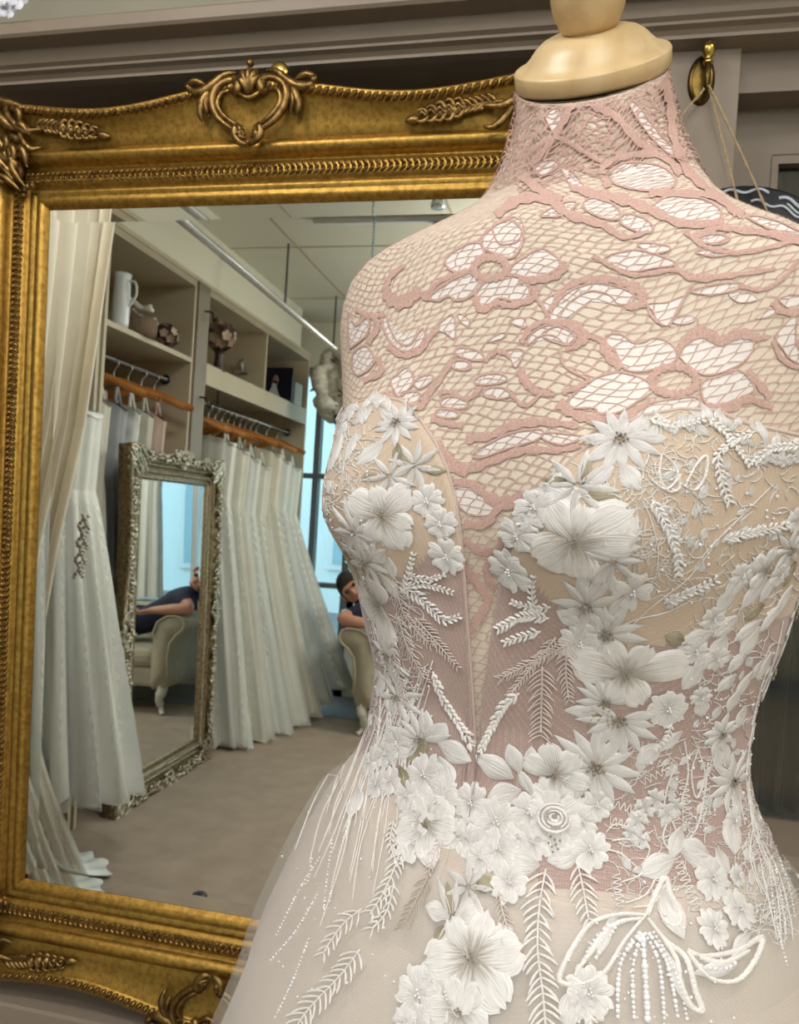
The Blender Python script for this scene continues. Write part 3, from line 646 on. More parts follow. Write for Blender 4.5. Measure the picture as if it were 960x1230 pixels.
# ---- lace motifs on the form
LB = MB(); P_, N_ = shell(.0007, .95, 1.668, 240, 150); LB.grid(under_cap(P_), closed_u=True); BV_L = bvh_of([LB, CB])
def patch(b, poly, h, smooth=4):
    c = closed(poly, smooth); ctr = c.mean(0); rows = []
    for s_ in (.02, .4, .75, 1.0):
        rows.append([])
        for q in c:
            w_ = ctr + (q - ctr) * s_; p, n = cast(BV_L, *w_); rows[-1].append(p + n * h)
    b.grid(np.array(rows), closed_v=True)
def ribbon(b, pts, w, h=.0012, is_closed=False, smooth=5, wave=.3):
    """flat corded band along px points; w: width px or list"""
    c = closed(pts, smooth) if is_closed else np.array([q[:2] for q in bez([(p[0], p[1], 0) for p in pts], smooth)])
    if is_closed: c = np.vstack([c, c[:1]])
    n = len(c); ww = np.full(n, float(w)) if np.ndim(w) == 0 else np.interp(np.linspace(0, 1, n), np.linspace(0, 1, len(w)), w)
    t = np.gradient(c, axis=0); t /= np.maximum(1e-6, np.linalg.norm(t, axis=1, keepdims=True)); nn = np.stack([-t[:, 1], t[:, 0]], 1)
    rows = []
    for i in range(n):
        row = []
        k = ww[i] / 2 * (1 + wave * math.sin(i * 2.1))
        for s_, hh in ((-1, .7), (-.6, .95), (0, 1), (.6, .95), (1, .7)):
            p, m_ = cast(BV_L, *(c[i] + nn[i] * k * s_)); row.append(p + m_ * h * hh)
        rows.append(row)
    b.grid(np.array(rows))
ZA = lambda L: [(410 + .2917 * x, 240 + .2917 * y) for x, y in L]
ZB = lambda L: [(660 + .3125 * x, 240 + .3125 * y) for x, y in L]
ZC_ = lambda L: [(600 + .375 * x, .375 * y) for x, y in L]
ZD = lambda L: [(370 + .2604 * x, 460 + .2604 * y) for x, y in L]
def ell(cx, cy, rx, ry, rot=0, n=10, wob=.08):
    return [(cx + rx * math.cos(a) * (1 + wob * math.sin(3 * a)) * math.cos(rot) - ry * math.sin(a) * math.sin(rot), cy + rx * math.cos(a) * math.sin(rot) + ry * math.sin(a) * (1 + wob * math.cos(2 * a)) * math.cos(rot)) for a in np.linspace(0, 2 * PI, n, endpoint=False)]
def lace_motif(name, petals, bands=(), ring=None, edge=5.0, lift=0.0):
    """petals: px polygons (white fill with a pink corded edge)"""
    ow = MB()
    for p in petals: patch(ow, p, -.00030 + lift)
    op = MB()
    for p in petals: ribbon(op, p, edge * .6, .0003 + lift, True, 4)
    for pts, w in bands: ribbon(op, pts, np.asarray(w) * 1.1, .0004 + lift)
    if ring:
        ribbon(op, ell(*ring[:4], wob=.03), ring[4], .0005, True)
    if petals:
        o = ow.build(name, m_lwhite, form); op.build('cord_edge', m_lpink, o)
    else: o = op.build(name, m_lpink, form)
    return o
# large flower by the left shoulder
lace_motif('lace_flower', [ZA(q) for q in (
    [(430, 240), (500, 190), (565, 175), (588, 215), (570, 265), (530, 290), (480, 300), (440, 280)],
    [(580, 190), (600, 130), (690, 80), (748, 135), (735, 200), (700, 240), (640, 225)],
    [(690, 285), (760, 230), (830, 200), (900, 250), (880, 290), (800, 320), (720, 315)],
    [(560, 370), (620, 325), (730, 310), (775, 355), (765, 405), (700, 415), (650, 405), (590, 445), (560, 415)],
    [(360, 400), (430, 345), (530, 300), (575, 340), (550, 385), (480, 415), (440, 395), (400, 415)])],
    [(ZA([(555, 400), (575, 455), (640, 425), (700, 435), (790, 405), (800, 360)]), 7), (ZA([(355, 395), (400, 340), (520, 290)]), 5), (ZA([(730, 330), (810, 330), (890, 310), (930, 260)]), 8), (ZA([(330, 380), (360, 410), (300, 380), (230, 420), (190, 400)]), 6)],
    (589, 322, 20, 13, 9))
lace_motif('lace_scroll', [], [(ZA([(260, 270), (200, 320), (185, 370), (205, 410), (255, 425), (310, 390), (300, 355)]), [4, 6, 9, 14, 13, 9, 6]), (ZA([(180, 470), (120, 480), (60, 450)]), 6)])
_s = lace_motif('lace_scroll', [ZA([(165, 490), (185, 478), (205, 540), (240, 590), (285, 595), (320, 545), (338, 530), (345, 560), (320, 605), (270, 625), (220, 605), (185, 555)])], [(ZA([(190, 600), (250, 640), (320, 625), (360, 570), (385, 540)]), 6)], None, 4)
lace_motif('lace_leaf', [ZA([(30, 465), (60, 520), (100, 482), (116, 512), (100, 560), (50, 600), (30, 600)]), ZA([(50, 630), (100, 600), (135, 650), (120, 690), (70, 722), (45, 690)])], [(ZA([(120, 470), (150, 520), (110, 590)]), 6), (ZA([(145, 650), (165, 710), (90, 745)]), 6)], None, 4)
lace_motif('lace_leaf', [ZA([(390, 530), (425, 492), (462, 475), (468, 570), (430, 548)]), ZA([(480, 470), (510, 478), (527, 500), (524, 522), (490, 500)])], [(ZA([(345, 570), (390, 545), (400, 520)]), 4)], None, 2.5)
lace_motif('lace_flower', [ZA(q) for q in ([(205, 740), (235, 715), (272, 690), (297, 750), (240, 810), (215, 780)], [(300, 755), (330, 728), (370, 720), (376, 742), (325, 778)], [(242, 805), (285, 790), (325, 800), (295, 862), (240, 835)])], [(ZA([(330, 830), (380, 780), (440, 690), (470, 640)]), 5), (ZA([(190, 790), (240, 840), (330, 850), (350, 800)]), 7)], None, 3.5)
lace_motif('lace_flower', [ZA(ell(530, 635, 62, 24, .25)), ZA(ell(495, 680, 40, 22, .1)), ZA(ell(615, 738, 66, 24, -.1)), ZA(ell(640, 795, 54, 26, .05)), ZA(ell(465, 835, 56, 27, .1)), ZA(ell(435, 880, 48, 20, .1))],
           [(ZA([(590, 665), (640, 625), (690, 640)]), 5), (ZA([(400, 800), (440, 790), (520, 820), (580, 770)]), 5), (ZA([(700, 800), (760, 850), (830, 790)]), 4), (ZA([(370, 900), (430, 920), (500, 930)]), 7)], None, 4)
# long scroll across the breast bone
lace_motif('lace_scroll', [ZA([(680, 620), (750, 620), (720, 690), (700, 660)]), ZA([(765, 590), (790, 545), (860, 515), (940, 540), (965, 575), (930, 600), (880, 560), (820, 560), (780, 590)])],
           [(ZA([(735, 700), (760, 750), (800, 785), (880, 805)]), [8, 10, 8, 4]), (ZA([(740, 590), (780, 530), (850, 500), (940, 520), (985, 570), (960, 610)]), 6), (ZA([(850, 480), (830, 440), (800, 400)]), 4)], None, 3)
lace_motif('lace_leaf', [ZA([(690, 500), (740, 485), (762, 510), (755, 530), (720, 515)]), ZA([(835, 420), (900, 380), (985, 355), (930, 410), (880, 440), (850, 490)]), ZA([(600, 585), (650, 552), (680, 550), (660, 572)])], [], None, 2)
# large flower above the right cup
lace_motif('lace_flower', [ZB(q) for q in (
    [(210, 530), (270, 515), (335, 552), (410, 530), (475, 560), (487, 615), (400, 652), (320, 660), (282, 640), (258, 590)],
    [(500, 600), (530, 552), (590, 527), (660, 560), (720, 532), (785, 542), (768, 600), (700, 650), (590, 672)],
    [(592, 700), (650, 680), (730, 655), (790, 720), (735, 762), (640, 797), (590, 765)],
    [(75, 770), (150, 700), (260, 662), (365, 690), (400, 730), (330, 780), (260, 818), (195, 822), (170, 800), (95, 800)],
    [(250, 880), (330, 805), (430, 772), (560, 757), (572, 795), (480, 835), (380, 865)])],
    [(ZB([(490, 590), (530, 530), (590, 505), (660, 540), (730, 512), (800, 530), (850, 525)]), [5, 10, 13, 10, 12, 8, 3]), (ZB([(200, 530), (225, 590), (275, 650)]), [8, 13, 8]), (ZB([(35, 780), (90, 820), (180, 845), (290, 835), (390, 770)]), [13, 10, 12, 9, 4]), (ZB([(600, 790), (690, 800), (760, 765), (860, 800)]), [5, 12, 9, 6]), (ZB([(760, 655), (800, 700), (850, 760)]), 9), (ZB([(50, 740), (110, 720), (160, 690)]), 6)],
    (810, 457, 27, 17, 9.5), 4)
lace_motif('lace_scroll', [ZB([(0, 470), (20, 410), (80, 350), (170, 320), (250, 330), (320, 360), (315, 395), (265, 400), (230, 365), (160, 350), (90, 385), (50, 430), (30, 480)])],
           [(ZB([(0, 430), (60, 340), (160, 305), (260, 310), (345, 350), (355, 400), (290, 415)]), [4, 7, 8, 9, 12, 10, 5])], None, 3)
lace_motif('lace_leaf', [ZB([(380, 400), (450, 395), (522, 370), (490, 430), (460, 482), (420, 470), (400, 430)])], [(ZB([(545, 330), (520, 375), (460, 485)]), 3), (ZB([(370, 390), (395, 450), (440, 485)]), 3)], None, 2)
lace_motif('lace_leaf', [ZB([(-30, 520), (20, 488), (70, 488), (102, 520), (70, 555), (30, 550)])], [(ZB([(0, 475), (80, 475), (140, 520), (110, 560), (60, 575)]), [5, 8, 9, 6, 4]), (ZB([(40, 580), (60, 640), (150, 690)]), 3), (ZB([(140, 525), (190, 535), (215, 560)]), 5)], None, 3)
lace_motif('lace_band', [ZB([(210, 225), (300, 195), (380, 200), (490, 245), (400, 262), (330, 275), (270, 265)]), ZB([(340, 165), (450, 175), (460, 195), (390, 205)]), ZB([(560, 200), (640, 185), (705, 200), (640, 218)]), ZB([(570, 150), (640, 130), (695, 150), (640, 172)]), ZB([(545, 350), (640, 325), (740, 320), (720, 345), (620, 365)])],
           [(ZB([(480, 260), (560, 300), (700, 290), (870, 265)]), [5, 9, 6, 4]), (ZB([(170, 215), (250, 260), (330, 290), (480, 270), (550, 290)]), 5), (ZB([(730, 330), (820, 345), (900, 300), (960, 230)]), 5), (ZB([(520, 120), (600, 180), (720, 205), (860, 180), (960, 150)]), 5)], None, 3.5)
lace_motif('lace_leaf', [ZB([(885, 385), (930, 365), (1000, 375), (1000, 410), (930, 420)]), ZB([(868, 525), (905, 480), (950, 445), (948, 540), (980, 625), (930, 615), (895, 570)])], [(ZB([(860, 390), (900, 430), (1000, 430)]), 8), (ZB([(860, 540), (900, 620), (990, 655)]), 5)], None, 3)
lace_motif('lace_leaf', [ZB([(690, 360), (760, 355), (800, 385), (730, 395)]), ZB([(790, 455), (850, 420), (900, 410), (840, 450)]), ZB([(470, 465), (540, 445), (560, 465), (510, 480)])], [], None, 1.5)
# neck: patches and gathered pink bands
lace_motif('lace_flower', [ZC_(ell(460, 565, 105, 48, .1)), ZC_(ell(605, 668, 108, 42, .12)), ZC_(ell(330, 668, 62, 30, .35)), ZC_(ell(440, 715, 55, 26, .35))],
           [(ZC_([(350, 600), (330, 540), (400, 500), (520, 500), (580, 560)]), 7), (ZC_([(480, 620), (560, 620), (700, 630), (760, 690)]), 8), (ZC_([(230, 600), (300, 620), (400, 640), (500, 680), (600, 720), (720, 710)]), [6, 10, 12, 10, 8, 5])], None, 4)
lace_motif('lace_leaf', [ZC_([(150, 365), (185, 345), (200, 370), (180, 425), (158, 400)]), ZC_([(415, 330), (440, 330), (500, 410), (560, 480), (540, 490), (470, 420)]), ZC_([(200, 540), (235, 550), (270, 600), (240, 610)]), ZC_([(110, 540), (160, 510), (190, 530), (140, 560)])],
           [(ZC_([(280, 320), (330, 350), (380, 380), (440, 450), (500, 490), (560, 510)]), [12, 10, 7, 8, 7, 5]), (ZC_([(230, 330), (200, 400), (160, 460), (100, 530)]), [10, 7, 6, 8]), (ZC_([(100, 480), (180, 440), (260, 480), (330, 520)]), 5)], None, 3)
lace_motif('lace_seam', [], [(ZC_([(528, 262), (548, 330), (556, 430), (600, 540), (660, 600), (780, 690)]), [9, 10, 9, 10, 8, 8]), (ZC_([(556, 430), (590, 520), (640, 580)]), 7)], None, 5)
lace_motif('lace_band', [ZC_([(-20, 720), (40, 695), (75, 715), (60, 770), (0, 780)]), ZC_([(130, 690), (200, 650), (250, 650), (200, 690)])],
           [(ZC_([(-10, 690), (60, 640), (150, 640), (230, 690), (330, 720), (400, 760), (480, 740)]), [8, 12, 8, 10, 8, 6, 4]), (ZC_([(70, 560), (130, 610), (200, 640)]), 9), (ZC_([(620, 760), (700, 730), (790, 740), (960, 760)]), 7)], None, 3.5)
lace_motif('lace_band', [ZC_([(620, 765), (680, 745), (730, 760), (680, 780)]), ZC_([(790, 690), (870, 700), (960, 740), (960, 755), (860, 730)])], [(ZC_([(780, 730), (860, 750), (1000, 790)]), 6)], None, 4)
# lower chest between the cups
lace_motif('lace_band', [ZD([(760, 330), (850, 270), (960, 225), (1080, 215), (1060, 260), (930, 300), (800, 345)]), ZD([(1090, 230), (1200, 235), (1260, 250), (1180, 285), (1090, 260)])],
           [(ZD([(590, 270), (650, 360), (720, 400), (850, 360), (1000, 310), (1150, 310), (1260, 290)]), [9, 16, 12, 8, 9, 7, 5]), (ZD([(730, 260), (850, 240), (960, 190), (1100, 180), (1250, 200)]), [10, 9, 11, 9, 6])], None, 4)
lace_motif('lace_leaf', [ZD([(670, 490), (760, 480), (850, 540), (860, 600), (760, 610), (690, 560)])],
           [(ZD([(650, 470), (740, 460), (860, 540), (960, 540), (1080, 520)]), [5, 8, 12, 14, 8]), (ZD([(720, 650), (820, 650), (880, 580), (960, 570)]), [9, 10, 7, 6]), (ZD([(720, 720), (800, 780), (880, 760), (900, 700)]), 8), (ZD([(720, 850), (780, 920), (830, 1000), (790, 1080), (740, 1150)]), 10), (ZD([(860, 800), (820, 870), (860, 950)]), 7)], None, 3.5)

# ------------------------------------------------------------------ wedding dress
NECK = [(200, 520), (404, 497), (420, 484), (452, 474), (480, 480), (503, 503), (521, 530), (535, 562), (545, 600), (552, 650), (556, 700), (559, 750), (564, 810), (568, 870), (570, 944),
        (574, 890), (580, 840), (588, 780), (597, 720), (609, 668), (628, 622), (655, 580), (690, 545), (735, 512), (775, 496), (820, 489), (862, 492), (900, 508), (960, 522), (1100, 540)]
NX = np.array([p[0] for p in NECK], float); NY = np.array([p[1] for p in NECK], float)
def neck_row(u):
    """row of the neckline at column u (two-sided plunge: the V reaches its bottom at 570)"""
    return np.interp(u, NX, NY)
TOP_Z, BOT_Z = 1.46, 1.0
nth = 1100
th = np.linspace(0, 2 * PI, nth, endpoint=False) - PI / 2
zf = np.linspace(BOT_Z, TOP_Z, 300)
PF = body(th[:, None], zf[None, :]); NF = normals(PF)
NF *= np.sign(((PF - PF.mean(0, keepdims=True)) * NF).sum(-1).mean())
PF = PF + NF * .0042
uvF = px(PF); facing = ((CAM - PF) * NF).sum(-1) > 0
below = uvF[..., 1] > neck_row(uvF[..., 0])
ztop = np.zeros(nth)
for i in range(nth):
    front = facing[i].mean() > .45
    if front:
        k = 0
        while k < 299 and below[i, k]: k += 1
        if k == 0: ztop[i] = zf[0]
        else:
            a = uvF[i, k - 1, 1] - neck_row(uvF[i, k - 1, 0]); c = uvF[i, min(k, 299), 1] - neck_row(uvF[i, min(k, 299), 0])
            f_ = a / (a - c) if a - c > 1e-6 else 0
            ztop[i] = zf[k - 1] + (zf[min(k, 299)] - zf[k - 1]) * min(1, max(0, f_))
    else: ztop[i] = np.nan
# the back is cut straight; blend the unseen part
idx = np.arange(nth); okm = ~np.isnan(ztop)
good = okm.copy()
ztop = np.interp(idx, idx[good], ztop[good], period=nth)
NR = 64
Z = BOT_Z + (ztop - BOT_Z)[:, None] * np.linspace(0, 1, NR)[None, :] ** .9
PB = body(th[:, None], Z)
def vnorm(P):
    n = normals(P); n *= np.sign(((P - P.mean(0, keepdims=True)) * n).sum(-1).mean()); return n
PB0 = PB; 
# normals from the smooth field rather than from the cut grid
def field_normal(T_, Z_):
    e = 1e-3; a = body(T_ + e, Z_) - body(T_ - e, Z_); b_ = body(T_, Z_ + e) - body(T_, Z_ - e); n = np.cross(a, b_); n /= np.maximum(1e-12, np.linalg.norm(n, axis=-1, keepdims=True)); return n
NB = field_normal(np.broadcast_to(th[:, None], Z.shape), Z)
NB *= np.sign((NB * (PB - PB.mean(0, keepdims=True))).sum(-1).mean())
thick = np.full(Z.shape, .0042); thick[:, -1] = .0018; thick = np.where(Z < 1.05, .0006 + (.0042 - .0006) * np.clip((Z - 1.015) / .03, 0, 1), thick)
PB = PB + NB * thick[..., None]
UVB = np.stack([np.broadcast_to(np.linspace(0, 1.0, nth)[:, None], Z.shape), Z], -1)
PXB = px(PB)

def cloth_mat(name, c1, c2, scale, rough=.8, sheen=.25):
    """fine tulle / crepe weave: two tones on a tiny honeycomb"""
    M_ = bpy.data.materials.new(name); M_.use_nodes = True; nt = M_.node_tree; bs = nt.nodes['Principled BSDF']
    tc = nt.nodes.new('ShaderNodeTexCoord'); vo = nt.nodes.new('ShaderNodeTexVoronoi'); vo.feature = 'DISTANCE_TO_EDGE'; vo.inputs['Scale'].default_value = scale; vo.inputs['Randomness'].default_value = .35
    rp = nt.nodes.new('ShaderNodeValToRGB'); rp.color_ramp.elements[0].position = .06; rp.color_ramp.elements[1].position = .16
    rp.color_ramp.elements[0].color = c2; rp.color_ramp.elements[1].color = c1
    nt.links.new(tc.outputs['Object'], vo.inputs['Vector']); nt.links.new(vo.outputs['Distance'], rp.inputs['Fac']); nt.links.new(rp.outputs['Color'], bs.inputs['Base Color'])
    bs.inputs['Roughness'].default_value = rough; bs.inputs['Sheen Weight'].default_value = sheen; bs.inputs['Specular IOR Level'].default_value = .25
    return M_
m_mesh = cloth_mat('mauve_tulle', srgb(174, 147, 139), srgb(193, 171, 164), 640)
m_cup = cloth_mat('nude_lining', srgb(204, 181, 158), srgb(214, 195, 176), 640)
m_skirt = cloth_mat('blush_lining', srgb(206, 190, 177), srgb(214, 201, 190), 640)
m_edge = mat('tulle_edge', srgb(224, 204, 194), .8, alpha=.75)
m_tulle = mat('ivory_tulle', srgb(240, 236, 230), .9, alpha=.26, spec=.1)

dress = empty('wedding_dress', (0.0, .615, 0.0), 'blush wedding dress with white floral embroidery and plunging neckline on the dress form', 'dress')
def inside(poly, Q):
    x, y = Q[..., 0], Q[..., 1]; r = np.zeros(x.shape, bool); n = len(poly)
    for i in range(n):
        x1, y1 = poly[i]; x2, y2 = poly[(i + 1) % n]
        c = ((y1 > y) != (y2 > y)) & (x < (x2 - x1) * (y - y1) / ((y2 - y1) if y2 != y1 else 1e-9) + x1); r ^= c
    return r
CUP_L = [(330, 400), (600, 400), (556, 690), (520, 660), (490, 690), (455, 706), (430, 720), (380, 700)]
CUP_R = [(575, 400), (1100, 400), (1100, 735), (940, 742), (880, 760), (820, 768), (760, 780), (715, 770), (675, 735), (640, 700), (606, 690)]
LINING = [(200, 900), (430, 905), (490, 930), (545, 948), (578, 965), (600, 1005), (632, 1058), (690, 1074), (760, 1074), (850, 1060), (900, 1046), (945, 1030), (1100, 1000), (1100, 1400), (200, 1400)]
ctr = (PXB[:-1, :-1] + PXB[1:, 1:]) / 2
reg = np.zeros(ctr.shape[:2], int)
reg[inside(CUP_L, ctr)] = 1; reg[inside(CUP_R, ctr)] = 2; reg[inside(LINING, ctr)] = 3
fcz = NB[:-1, :-1]; back = ((CAM - PB[:-1, :-1]) * fcz).sum(-1) < 0
reg[back & (Z[:-1, :-1] > 1.25)] = np.where(EL @ np.array([1, 0, 0]) > 0, 2, 1)
reg[back & (Z[:-1, :-1] <= 1.25)] = 0; reg[back & (Z[:-1, :-1] <= 1.08)] = 3
BOD = []
for r_, (nm, mt_) in enumerate((('bodice_mesh', m_mesh), ('bust_cup', m_cup), ('bust_cup', m_cup), ('waist_lining', m_skirt))):
    q = MB(); q.v = [tuple(p) for p in PB.reshape(-1, 3)]; q.uv = [tuple(p) for p in UVB.reshape(-1, 2)]
    I, J = np.nonzero(reg == r_)
    q.f = [(i * NR + j, (i + 1) * NR + j, (i + 1) * NR + j + 1, i * NR + j + 1) for i, j in zip(I.tolist(), J.tolist())]
    if r_ == 0: q.f += [((nth - 1) * NR + j, j, j + 1, (nth - 1) * NR + j + 1) for j in range(NR - 1)]
    # drop unused vertices
    used = sorted({k for f in q.f for k in f}); mp = {k: i for i, k in enumerate(used)}
    q.v = [q.v[k] for k in used]; q.uv = [q.uv[k] for k in used]; q.f = [tuple(mp[k] for k in f) for f in q.f]; q.mi = [0] * len(q.f)
    q.build(nm, mt_, dress); BOD.append(q)
# hem band along the neckline
q = MB(); fr_ = np.nonzero((np.abs(((th + PI / 2) % (2 * PI)) - PI) < 2.2))[0]
e0 = PB[:, -1]; e1 = PB[:, -4]
q.tube([PB[i, -1] for i in fr_], .0013, 5, False); q.build('neckline_binding', m_edge, dress)
# skirt: lining and one tulle layer over it
def skirt(off, z1, wav, nth_=260, nz=90):
    t = np.linspace(0, 2 * PI, nth_, endpoint=False) - PI / 2; z = np.linspace(.012, z1, nz)
    P = body(t[:, None], z[None, :], 0); n = field_normal(np.broadcast_to(t[:, None], (nth_, nz)), np.broadcast_to(z[None, :], (nth_, nz)))
    n *= np.sign((n * (P - P.mean(0, keepdims=True))).sum(-1).mean())
    dep = np.clip((z1 - z) / .5, 0, 1)[None, :]
    o = off * np.clip((z1 - z) / .02, .5, 1)[None, :] + wav * dep * (np.sin(t * 9 + 1.0) + .5 * np.sin(t * 17))[:, None]
    return P + n * o[..., None]
q = MB(); q.grid(skirt(.0042, 1.055, .004), closed_u=True); SK1 = q; q.build('skirt_lining', m_skirt, dress)
q = MB(); q.grid(skirt(.0125, 1.085, .005), closed_u=True); SK2 = q; q.build('tulle_overskirt', m_tulle, dress)
BV_D = bvh_of(BOD + [SK2])

# ------------------------------------------------------------------ embroidery
def stitch_mat(name, c_tip, c_mid, rough=.42, f=16, c_body=None):
    """satin stitch: threads run from the centre (v = 0) to the rim (v = 1); white rim, thinner body, coloured centre"""
    M_ = bpy.data.materials.new(name); M_.use_nodes = True; nt = M_.node_tree; bs = nt.nodes['Principled BSDF']; c_body = c_body or c_tip
    def node(t, **kw):
        q = nt.nodes.new(t)
        for k, v in kw.items(): setattr(q, k, v)
        return q
    L = nt.links.new
    uv = node('ShaderNodeUVMap', uv_map='UVMap'); sx = node('ShaderNodeSeparateXYZ'); L(uv.outputs[0], sx.inputs[0])
    mp = node('ShaderNodeMapping'); mp.inputs['Scale'].default_value = (f, 1.6, 1); L(uv.outputs[0], mp.inputs['Vector'])
    n = node('ShaderNodeTexNoise'); n.inputs['Scale'].default_value = 1.0; n.inputs['Detail'].default_value = 3; n.inputs['Roughness'].default_value = .6; L(mp.outputs[0], n.inputs['Vector'])
    fr = node('ShaderNodeMath', operation='FRACT'); L(sx.outputs[0], fr.inputs[0])
    sb = node('ShaderNodeMath', operation='SUBTRACT'); sb.inputs[1].default_value = .5; L(fr.outputs[0], sb.inputs[0])
    ab = node('ShaderNodeMath', operation='ABSOLUTE'); L(sb.outputs[0], ab.inputs[0])
    e1 = node('ShaderNodeMapRange'); e1.inputs['From Min'].default_value = .26; e1.inputs['From Max'].default_value = .42; L(ab.outputs[0], e1.inputs['Value'])
    e2 = node('ShaderNodeMapRange'); e2.inputs['From Min'].default_value = .72; e2.inputs['From Max'].default_value = .92; L(sx.outputs[1], e2.inputs['Value'])
    mx = node('ShaderNodeMath', operation='MAXIMUM'); L(e1.outputs[0], mx.inputs[0]); L(e2.outputs[0], mx.inputs[1])
    m1 = node('ShaderNodeMix', data_type='RGBA'); m1.inputs['A'].default_value = c_body; m1.inputs['B'].default_value = c_tip; L(mx.outputs[0], m1.inputs['Factor'])
    ad = node('ShaderNodeMath', operation='MULTIPLY_ADD'); ad.inputs[1].default_value = .9; ad.inputs[2].default_value = -.45; L(n.outputs['Fac'], ad.inputs[0])
    sm = node('ShaderNodeMath', operation='ADD'); L(ad.outputs[0], sm.inputs[0]); L(sx.outputs[1], sm.inputs[1])
    c0 = node('ShaderNodeMapRange'); c0.inputs['From Min'].default_value = .10; c0.inputs['From Max'].default_value = .55; L(sm.outputs[0], c0.inputs['Value'])
    m2 = node('ShaderNodeMix', data_type='RGBA'); m2.inputs['A'].default_value = c_mid; L(c0.outputs[0], m2.inputs['Factor']); L(m1.outputs['Result'], m2.inputs['B'])
    th_ = node('ShaderNodeMapRange'); th_.inputs['From Min'].default_value = .36; th_.inputs['From Max'].default_value = .58; th_.inputs['To Min'].default_value = .86; L(n.outputs['Fac'], th_.inputs['Value'])
    m3 = node('ShaderNodeMix', data_type='RGBA', blend_type='MULTIPLY'); m3.inputs['Factor'].default_value = 1.0; L(m2.outputs['Result'], m3.inputs['A']); L(th_.outputs[0], m3.inputs['B']); L(m3.outputs['Result'], bs.inputs['Base Color'])
    bp = node('ShaderNodeBump'); bp.inputs['Strength'].default_value = .65; bp.inputs['Distance'].default_value = .0016
    L(n.outputs['Fac'], bp.inputs['Height']); L(bp.outputs['Normal'], bs.inputs['Normal'])
    bs.inputs['Roughness'].default_value = rough; bs.inputs['Sheen Weight'].default_value = .2; bs.inputs['Specular IOR Level'].default_value = .5
    return M_
WHT = srgb(250, 246, 243)
m_sw = stitch_mat('white_satin_stitch', WHT, srgb(226, 219, 215), .42, 18, srgb(241, 237, 235))
m_sg = stitch_mat('silver_centre_stitch', WHT, srgb(178, 168, 156), .42, 24, srgb(240, 236, 233))
m_ol = stitch_mat('olive_beadwork', srgb(176, 166, 140), srgb(138, 126, 100), .35, 10)
m_fern = mat('fern_thread', srgb(246, 241, 237), .5, bump=(700, .4), sheen=.3)
m_fern_d = mat('pale_fern_thread', srgb(218, 204, 197), .6, sheen=.2)
m_bead = mat('clear_beads', srgb(246, 244, 246), .12, spec=.9, coat=.6)
m_obead = mat('silver_olive_beads', srgb(160, 151, 130), .3, .3)

class Place:
    """maps px offsets about a spot on the dress to points on its surface"""
    def __init__(s, u, v, bv=None):
        s.bv = bv or BV_D; s.p, s.n = (u, v) if isinstance(u, np.ndarray) else cast(s.bv, u, v)
        s.ppm = F_PX / ((s.p - CAM) @ CM[2]) if not isinstance(u, np.ndarray) else 1550.0
        if isinstance(u, np.ndarray):
            s.D = np.array([0, 0, -1.]) - s.n * (-s.n[2]); s.D /= np.linalg.norm(s.D); s.R = np.cross(s.D, s.n); s.cx = s.cy = 1.0; return
        n = s.n; R_ = CM[0] - n * CM[0].dot(n); s.cx = np.linalg.norm(R_); s.R = R_ / s.cx
        D_ = np.cross(n, s.R); D_ = D_ if D_.dot(CM[1]) > 0 else -D_; s.D = D_; s.cy = max(.45, abs(D_.dot(CM[1]))); s.cx = max(.45, s.cx)
    def __call__(s, dx, dy, h):
        q = s.p + s.R * (dx / s.ppm / s.cx) + s.D * (dy / s.ppm / s.cy)
        o = q + s.n * .04; hit = s.bv.ray_cast(Vector(o), Vector(-s.n), .10)
        if hit[0] is None: return q + s.n * h
        return np.array(hit[0]) + s.n * h
def petal(b, pl, x0, y0, ang, L, Wd, shape='round', h=.0016, lift=0.0, nl=8, nw=6, rim=.35, mi=0, curl=0.0):
    ca, sa = math.cos(ang), math.sin(ang); rows = []; uvs = []
    ph = random.random() * 10
    for i in range(nl):
        t = i / (nl - 1); row = []
        if shape == 'round': wd = Wd * min(1, (t + .04) ** .55) * max(0.06, (1 - t ** 4)) ** .5
        elif shape == 'point': wd = Wd * max(.07, math.sin(PI * (t * .92 + .06) ** .85)) ** 1.0
        elif shape == 'leaf': wd = Wd * max(.05, math.sin(PI * (t * .95 + .025)))
        else: wd = Wd * min(1, (t + .05) ** .7) * max(.25, (1 - t ** 6)) ** .5
        for j in range(nw):
            s_ = -1 + 2 * j / (nw - 1)
            l = L * t
            if shape == 'heart': l *= 1 - .14 * (1 - abs(s_)) * t
            if shape in ('round', 'heart'): l *= 1 + .05 * math.sin(5 * s_ + ph) * t
            x = x0 + ca * l - sa * (wd * s_ + curl * L * t * t); y = y0 + sa * l + ca * (wd * s_ + curl * L * t * t)
            edge = max(abs(s_) ** 5, t ** 8)
            h_ = h * .62
            hh = h_ * .85 * (1 - .75 * edge) + rim * h_ * (abs(s_) ** 2) * (1 - edge) + lift * .55 * t * t
            row.append(pl(x, y, max(.0002, hh))); uvs.append((int(ph * 7) + .01 + .98 * j / (nw - 1), t))
        rows.append(row)
    b.grid(np.array(rows), uv=uvs, mi=mi)
def beads(b, pl, x, y, r, n, br, h=.0022):
    for k in range(n):
        a = k * 2.4; q = r * math.sqrt((k + .3) / n); p = pl(x + q * math.cos(a), y + q * math.sin(a), h)
        b.ball(p, br / pl.ppm, 6, 4)
EMB = [0]
